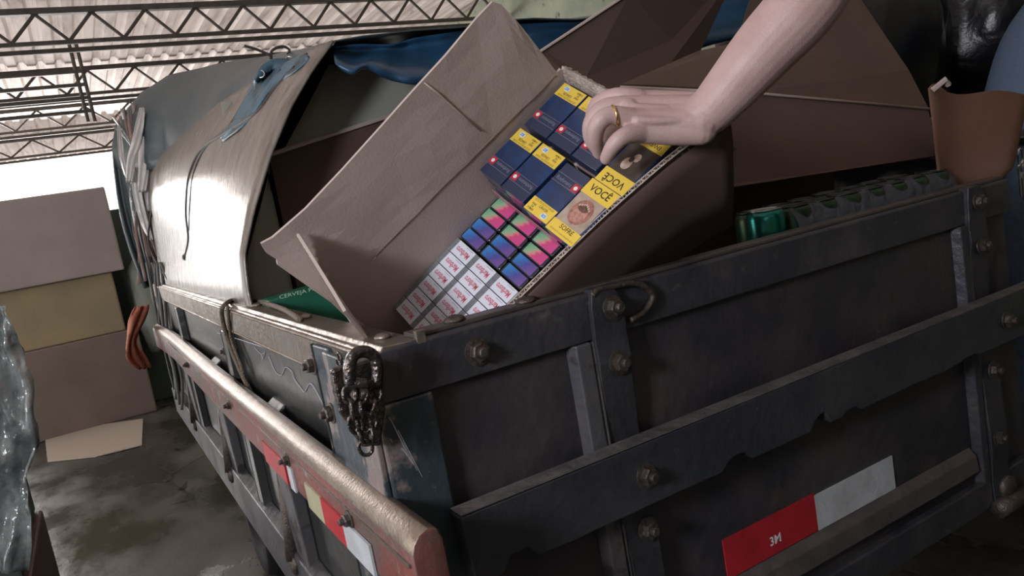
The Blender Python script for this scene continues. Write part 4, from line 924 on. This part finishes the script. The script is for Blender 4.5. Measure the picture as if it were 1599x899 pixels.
for r in range(6):
    for c in range(4):
        o = wp if fw else copy_tree(wp); fw = False
        o['label'] = 'white red-lettered pack, %s from the light carton wall, %s row below the blue packs' % (ords[c], ['first', 'second', 'third', 'fourth', 'fifth', 'sixth'][r])
        o.matrix_world = packframe(-0.0098 + c * 0.0532, 0.2625 + r * 0.0240, NN + 0.0005 - 0.0008 * r)
# pink edged pack ends along the drop between the layers
b = BM(); box(b, (-0.004, -0.1775, -0.068), (0.155, -0.1762, -0.050)); o = obj('pink_divider', b, pinkm, label='thin pink card strip between the navy packs and the coloured packs', cat='strip'); o.matrix_world = FR

# ---------------------------------------------------------------- person reaching in
man = thing('person', 'person reaching a bare arm with a gold ring down into the open carton', 'person', (0.95, -0.55, FZ))
def D(px, py, d): return W(px, py, d=d)
wr = D(1092, 186, 0.905)
shoulder = Vector((0.80, -0.42, 0.42)); elbow = D(1345, -130, 0.83)
arm = [(shoulder, 0.052), (shoulder.lerp(elbow, 0.5), 0.046), (elbow, 0.041), (D(1262, 0, 0.845), 0.0395), (D(1196, 75, 0.865), 0.0365), (D(1140, 140, 0.885), 0.0310), (D(1108, 176, 0.90), 0.0270)]
chains = [arm,
  [(D(1130, 150, 0.89), 0.026), (D(1085, 186, 0.905), 0.0235), (D(1050, 188, 0.915), 0.022)],
  # metacarpals
  [(D(1100, 168, 0.915), 0.018), (D(1050, 162, 0.935), 0.0155), (D(1000, 156, 0.945), 0.0125)],
  [(D(1100, 176, 0.905), 0.020), (D(1050, 172, 0.918), 0.0180), (D(988, 166, 0.925), 0.0130)],
  [(D(1100, 190, 0.898), 0.020), (D(1050, 192, 0.905), 0.0180), (D(992, 188, 0.906), 0.0135)],
  [(D(1098, 204, 0.900), 0.017), (D(1050, 206, 0.905), 0.0160), (D(1005, 206, 0.905), 0.0140)],
  [(D(1092, 196, 0.918), 0.020), (D(1040, 196, 0.930), 0.020), (D(1000, 190, 0.930), 0.017)],
  # index (behind), middle (outer curve), ring, little
  [(D(1000, 156, 0.940), 0.0125), (D(962, 150, 0.945), 0.0100), (D(930, 165, 0.965), 0.0088), (D(922, 200, 0.985), 0.0078)],
  [(D(1003, 153, 0.941), 0.0080), (D(992, 151, 0.939), 0.0098)], [(D(990, 168, 0.918), 0.0095), (D(982, 167, 0.917), 0.0105)],
  [(D(996, 188, 0.903), 0.0095), (D(988, 188, 0.902), 0.0105)], [(D(1008, 207, 0.902), 0.0085), (D(1000, 208, 0.899), 0.0095)],
  [(D(1070, 172, 0.902), 0.0045), (D(1030, 170, 0.903), 0.0050), (D(992, 168, 0.908), 0.0055)], [(D(1070, 188, 0.889), 0.0045), (D(1030, 189, 0.890), 0.0050), (D(996, 188, 0.893), 0.0055)],
  [(D(988, 166, 0.925), 0.0130), (D(946, 168, 0.928), 0.0108), (D(925, 190, 0.936), 0.0105), (D(923, 216, 0.950), 0.0092), (D(936, 238, 0.964), 0.0078)],
  [(D(992, 188, 0.906), 0.0135), (D(957, 180, 0.900), 0.0108), (D(936, 192, 0.902), 0.0108), (D(930, 218, 0.918), 0.0094), (D(936, 240, 0.938), 0.0078)],
  [(D(1005, 206, 0.905), 0.0140), (D(978, 212, 0.893), 0.0108), (D(960, 226, 0.896), 0.0100), (D(947, 248, 0.914), 0.0078)],
  # thumb, behind the palm
  [(D(1070, 186, 0.945), 0.018), (D(1020, 188, 0.962), 0.014), (D(975, 196, 0.978), 0.0115), (D(950, 214, 0.985), 0.0095)]]
organic('arm_and_hand', chains, skin, man, voxel=0.0021, smooth=7, world=None) if False else None
for q0, q1, q2, rr_ in (((1086, 170), (1092, 188), (1096, 206), 0.0045), ((1096, 166), (1104, 186), (1108, 204), 0.0045), ((1076, 172), (1080, 186), (1080, 198), 0.0035)):
    chains.append([(D(*q0, 0.897), rr_), (D(*q1, 0.8855), rr_), (D(*q2, 0.889), rr_ * 0.8)])
hand = organic('arm_and_hand', chains, skin, None, voxel=0.0014, smooth=9); hand.parent = man; hand.matrix_parent_inverse = man.matrix_basis.inverted()
# wrist folds are raised ridges of skin
b = BM()
rc = D(957, 180, 0.899); ax = (D(939, 198, 0.902) - D(985, 186, 0.904)).normalized(); e1 = ax.cross(Vector((0, 0, 1))).normalized(); e2 = ax.cross(e1)
tube(b, [D(960, 181, 0.900) + (e1 * math.cos(q) + e2 * math.sin(q)) * 0.0118 for q in [2 * math.pi * k / 28 for k in range(28)]], 0.0016, 8, closed=True)
part('ring', b, gold, man, smooth=True)
B0 = Vector((0.98, -0.58, 0))
organic_body = [[(B0 + Vector((0, 0, -0.20)), 0.13), (B0 + Vector((0, 0, 0.05)), 0.14), (B0 + Vector((-0.02, 0.02, 0.26)), 0.15), (B0 + Vector((-0.02, 0.03, 0.38)), 0.10)],
  [(shoulder, 0.062), (B0 + Vector((-0.02, 0.03, 0.36)), 0.08), (B0 + Vector((0.2, -0.06, 0.33)), 0.062)],
  [(shoulder, 0.062), (shoulder.lerp(elbow, 0.45), 0.055)],
  [(B0 + Vector((0.2, -0.06, 0.33)), 0.06), (B0 + Vector((0.27, -0.08, 0.08)), 0.05), (B0 + Vector((0.24, 0.02, -0.1)), 0.045)]]
s_ = organic('shirt', organic_body, darkcloth, None, voxel=0.012, smooth=6); s_.parent = man; s_.matrix_parent_inverse = man.matrix_basis.inverted()
legs = [[(B0 + Vector((sx * 0.09, 0, -0.2)), 0.10), (B0 + Vector((sx * 0.11, 0.0, -0.62)), 0.075), (B0 + Vector((sx * 0.12, -0.02, FZ + 0.10)), 0.055)] for sx in (-1, 1)]
s_ = organic('trousers', legs, denim, None, voxel=0.012, smooth=6); s_.parent = man; s_.matrix_parent_inverse = man.matrix_basis.inverted()
for sx in (-1, 1):
    sh_ = organic('shoe', [[(B0 + Vector((sx * 0.12, -0.04, FZ + 0.045)), 0.045), (B0 + Vector((sx * 0.12, 0.12, FZ + 0.04)), 0.04), (B0 + Vector((sx * 0.12, 0.19, FZ + 0.032)), 0.03)]], rubber, None, voxel=0.008, smooth=4); sh_.parent = man; sh_.matrix_parent_inverse = man.matrix_basis.inverted()
def head(parent, c, face, m=skin):
    c = Vector(c); f = Vector(face).normalized(); s = f.cross(Vector((0, 0, 1))).normalized(); u = s.cross(f)
    ch_ = [[(c + u * -0.16, 0.055), (c + u * -0.08, 0.052)], [(c + u * 0.03 - f * 0.015, 0.092), (c + u * 0.0 + f * 0.012, 0.082), (c - u * 0.07 + f * 0.035, 0.052)],
           [(c + f * 0.09 + u * 0.01, 0.012), (c + f * 0.112 - u * 0.022, 0.013)], [(c + s * 0.084 - u * 0.01, 0.016), (c + s * 0.086 + u * 0.015, 0.018)], [(c - s * 0.084 - u * 0.01, 0.016), (c - s * 0.086 + u * 0.015, 0.018)],
           [(c + f * 0.082 - u * 0.055 - s * 0.02, 0.009), (c + f * 0.09 - u * 0.055, 0.010), (c + f * 0.082 - u * 0.055 + s * 0.02, 0.009)]]
    h_ = organic('head', ch_, m, None, voxel=0.005, smooth=4); h_.parent = parent; h_.matrix_parent_inverse = parent_world(parent).inverted()
    hr = organic('hair', [[(c + u * 0.055 - f * 0.03, 0.088), (c + u * 0.04 - f * 0.055, 0.08), (c - u * 0.03 - f * 0.055, 0.06)], [(c + u * 0.075 + f * 0.02, 0.05), (c + u * 0.07 - f * 0.02, 0.07)]], hairm, None, voxel=0.007, smooth=3); hr.parent = parent; hr.matrix_parent_inverse = parent_world(parent).inverted()
    for sx in (-1, 1):
        b = BM(); bmesh.ops.create_icosphere(b, subdivisions=2, radius=0.011, matrix=Matrix.Translation(c + f * 0.086 + u * 0.008 + s * 0.032 * sx)); part('eye', b, white, parent, smooth=True)
head(man, B0 + Vector((-0.03, 0.06, 0.62)), (-0.7, 0.7, -0.25))

# second person beyond the right end of the tailgate
m2 = thing('person', 'person in grey blue clothes with keys at the right edge of the photo', 'person', (2.16, 0.38, FZ))
B1 = Vector((2.16, 0.38, 0))
def org(name, chains, m, parent, v, s):
    o = organic(name, chains, m, None, voxel=v, smooth=s); o.parent = parent; o.matrix_parent_inverse = parent_world(parent).inverted(); return o
hip = W(1592, 200, y=0.20)
org('trousers', [[(B1 + Vector((0, 0, 0.02)), 0.155), (B1 + Vector((0, 0, -0.10)), 0.165)]] + [[(B1 + Vector((sx * 0.075, 0, -0.10)), 0.105), (B1 + Vector((sx * 0.09, 0, -0.55)), 0.075), (B1 + Vector((sx * 0.09, 0.0, FZ + 0.10)), 0.058)] for sx in (-1, 1)], denim, m2, 0.01, 6)
org('shirt', [[(B1 + Vector((0, 0, 0.05)), 0.155), (B1 + Vector((0.14, 0, 0.26)), 0.15), (B1 + Vector((0.29, 0, 0.42)), 0.10)], [(B1 + Vector((0.16, -0.10, 0.40)), 0.058), (B1 + Vector((0.29, 0, 0.43)), 0.08), (B1 + Vector((0.42, 0.1, 0.41)), 0.058)],
  [(B1 + Vector((0.42, 0.1, 0.41)), 0.056), (B1 + Vector((0.44, 0.08, 0.12)), 0.046), (B1 + Vector((0.34, -0.08, -0.02)), 0.04)], [(B1 + Vector((0.16, -0.10, 0.40)), 0.056), (B1 + Vector((0.16, -0.16, 0.13)), 0.046), (B1 + Vector((0.24, -0.2, -0.06)), 0.04)]], mat('shirt_blue', (0.12, 0.17, 0.27), 0.85, bump=0.4, bscale=200), m2, 0.01, 6)
b = BM(); tube(b, [B1 + Vector((0.166 * math.cos(q), 0.166 * math.sin(q), 0.035)) for q in [2 * math.pi * k / 36 for k in range(36)]], 0.022, 10, closed=True); part('belt', b, blackpl, m2, smooth=True)
for sx in (-1, 1): org('shoe', [[(B1 + Vector((sx * 0.09, 0.0, FZ + 0.045)), 0.045), (B1 + Vector((sx * 0.09, -0.16, FZ + 0.036)), 0.036)]], rubber, m2, 0.008, 4)
head(m2, B1 + Vector((0.31, 0, 0.65)), (-0.8, -0.5, -0.2))
kc = W(1588, 262, y=0.16)
b = BM()
for dx, dz, sc in ((0, 0.02, 1.0), (0.008, -0.004, 0.8), (-0.006, -0.008, 0.7)):
    tube(b, [kc + Vector((dx + 0.010 * sc * math.cos(q), -0.01, dz + 0.022 * sc * math.sin(q))) for q in [2 * math.pi * k / 16 for k in range(16)]], 0.0022, 6, closed=True)
for dx, l_ in ((-0.012, 0.045), (0.0, 0.055), (0.010, 0.042)): box(b, (kc.x + dx - 0.004, kc.y - 0.012, kc.z - 0.02 - l_), (kc.x + dx + 0.004, kc.y - 0.010, kc.z - 0.018))
part('keys', b, steel, m2)

# black sacks piled beyond the right side of the truck
pile = [((2.11, 1.00, FZ + 0.30), (0.34, 0.32, 0.28), 'black plastic sack on the floor, bottom of the pile next to the truck'), ((2.11, 1.00, FZ + 0.90), (0.34, 0.32, 0.28), 'black plastic sack, second from the floor in the pile next to the truck'),
    ((2.12, 1.00, FZ + 1.54), (0.37, 0.33, 0.32), 'glossy black plastic sack behind the raised brown flap at upper right'),
    ((2.72, 0.98, FZ + 0.32), (0.22, 0.33, 0.30), 'black plastic sack on the floor against the plaster wall'), ((2.72, 0.98, FZ + 0.96), (0.22, 0.33, 0.30), 'black plastic sack in the middle of the pile against the plaster wall'),
    ((2.72, 0.96, FZ + 1.60), (0.24, 0.34, 0.30), 'black plastic sack in the upper right corner of the photo, beside the person'),
    ((2.16, 1.00, FZ + 2.16), (0.34, 0.30, 0.26), 'topmost black plastic sack, above the raised brown flap')]
for i, (c, s, lab) in enumerate(pile):
    sack('black_sack', lab, blackpl, c, s, seed=i * 7 + 1)
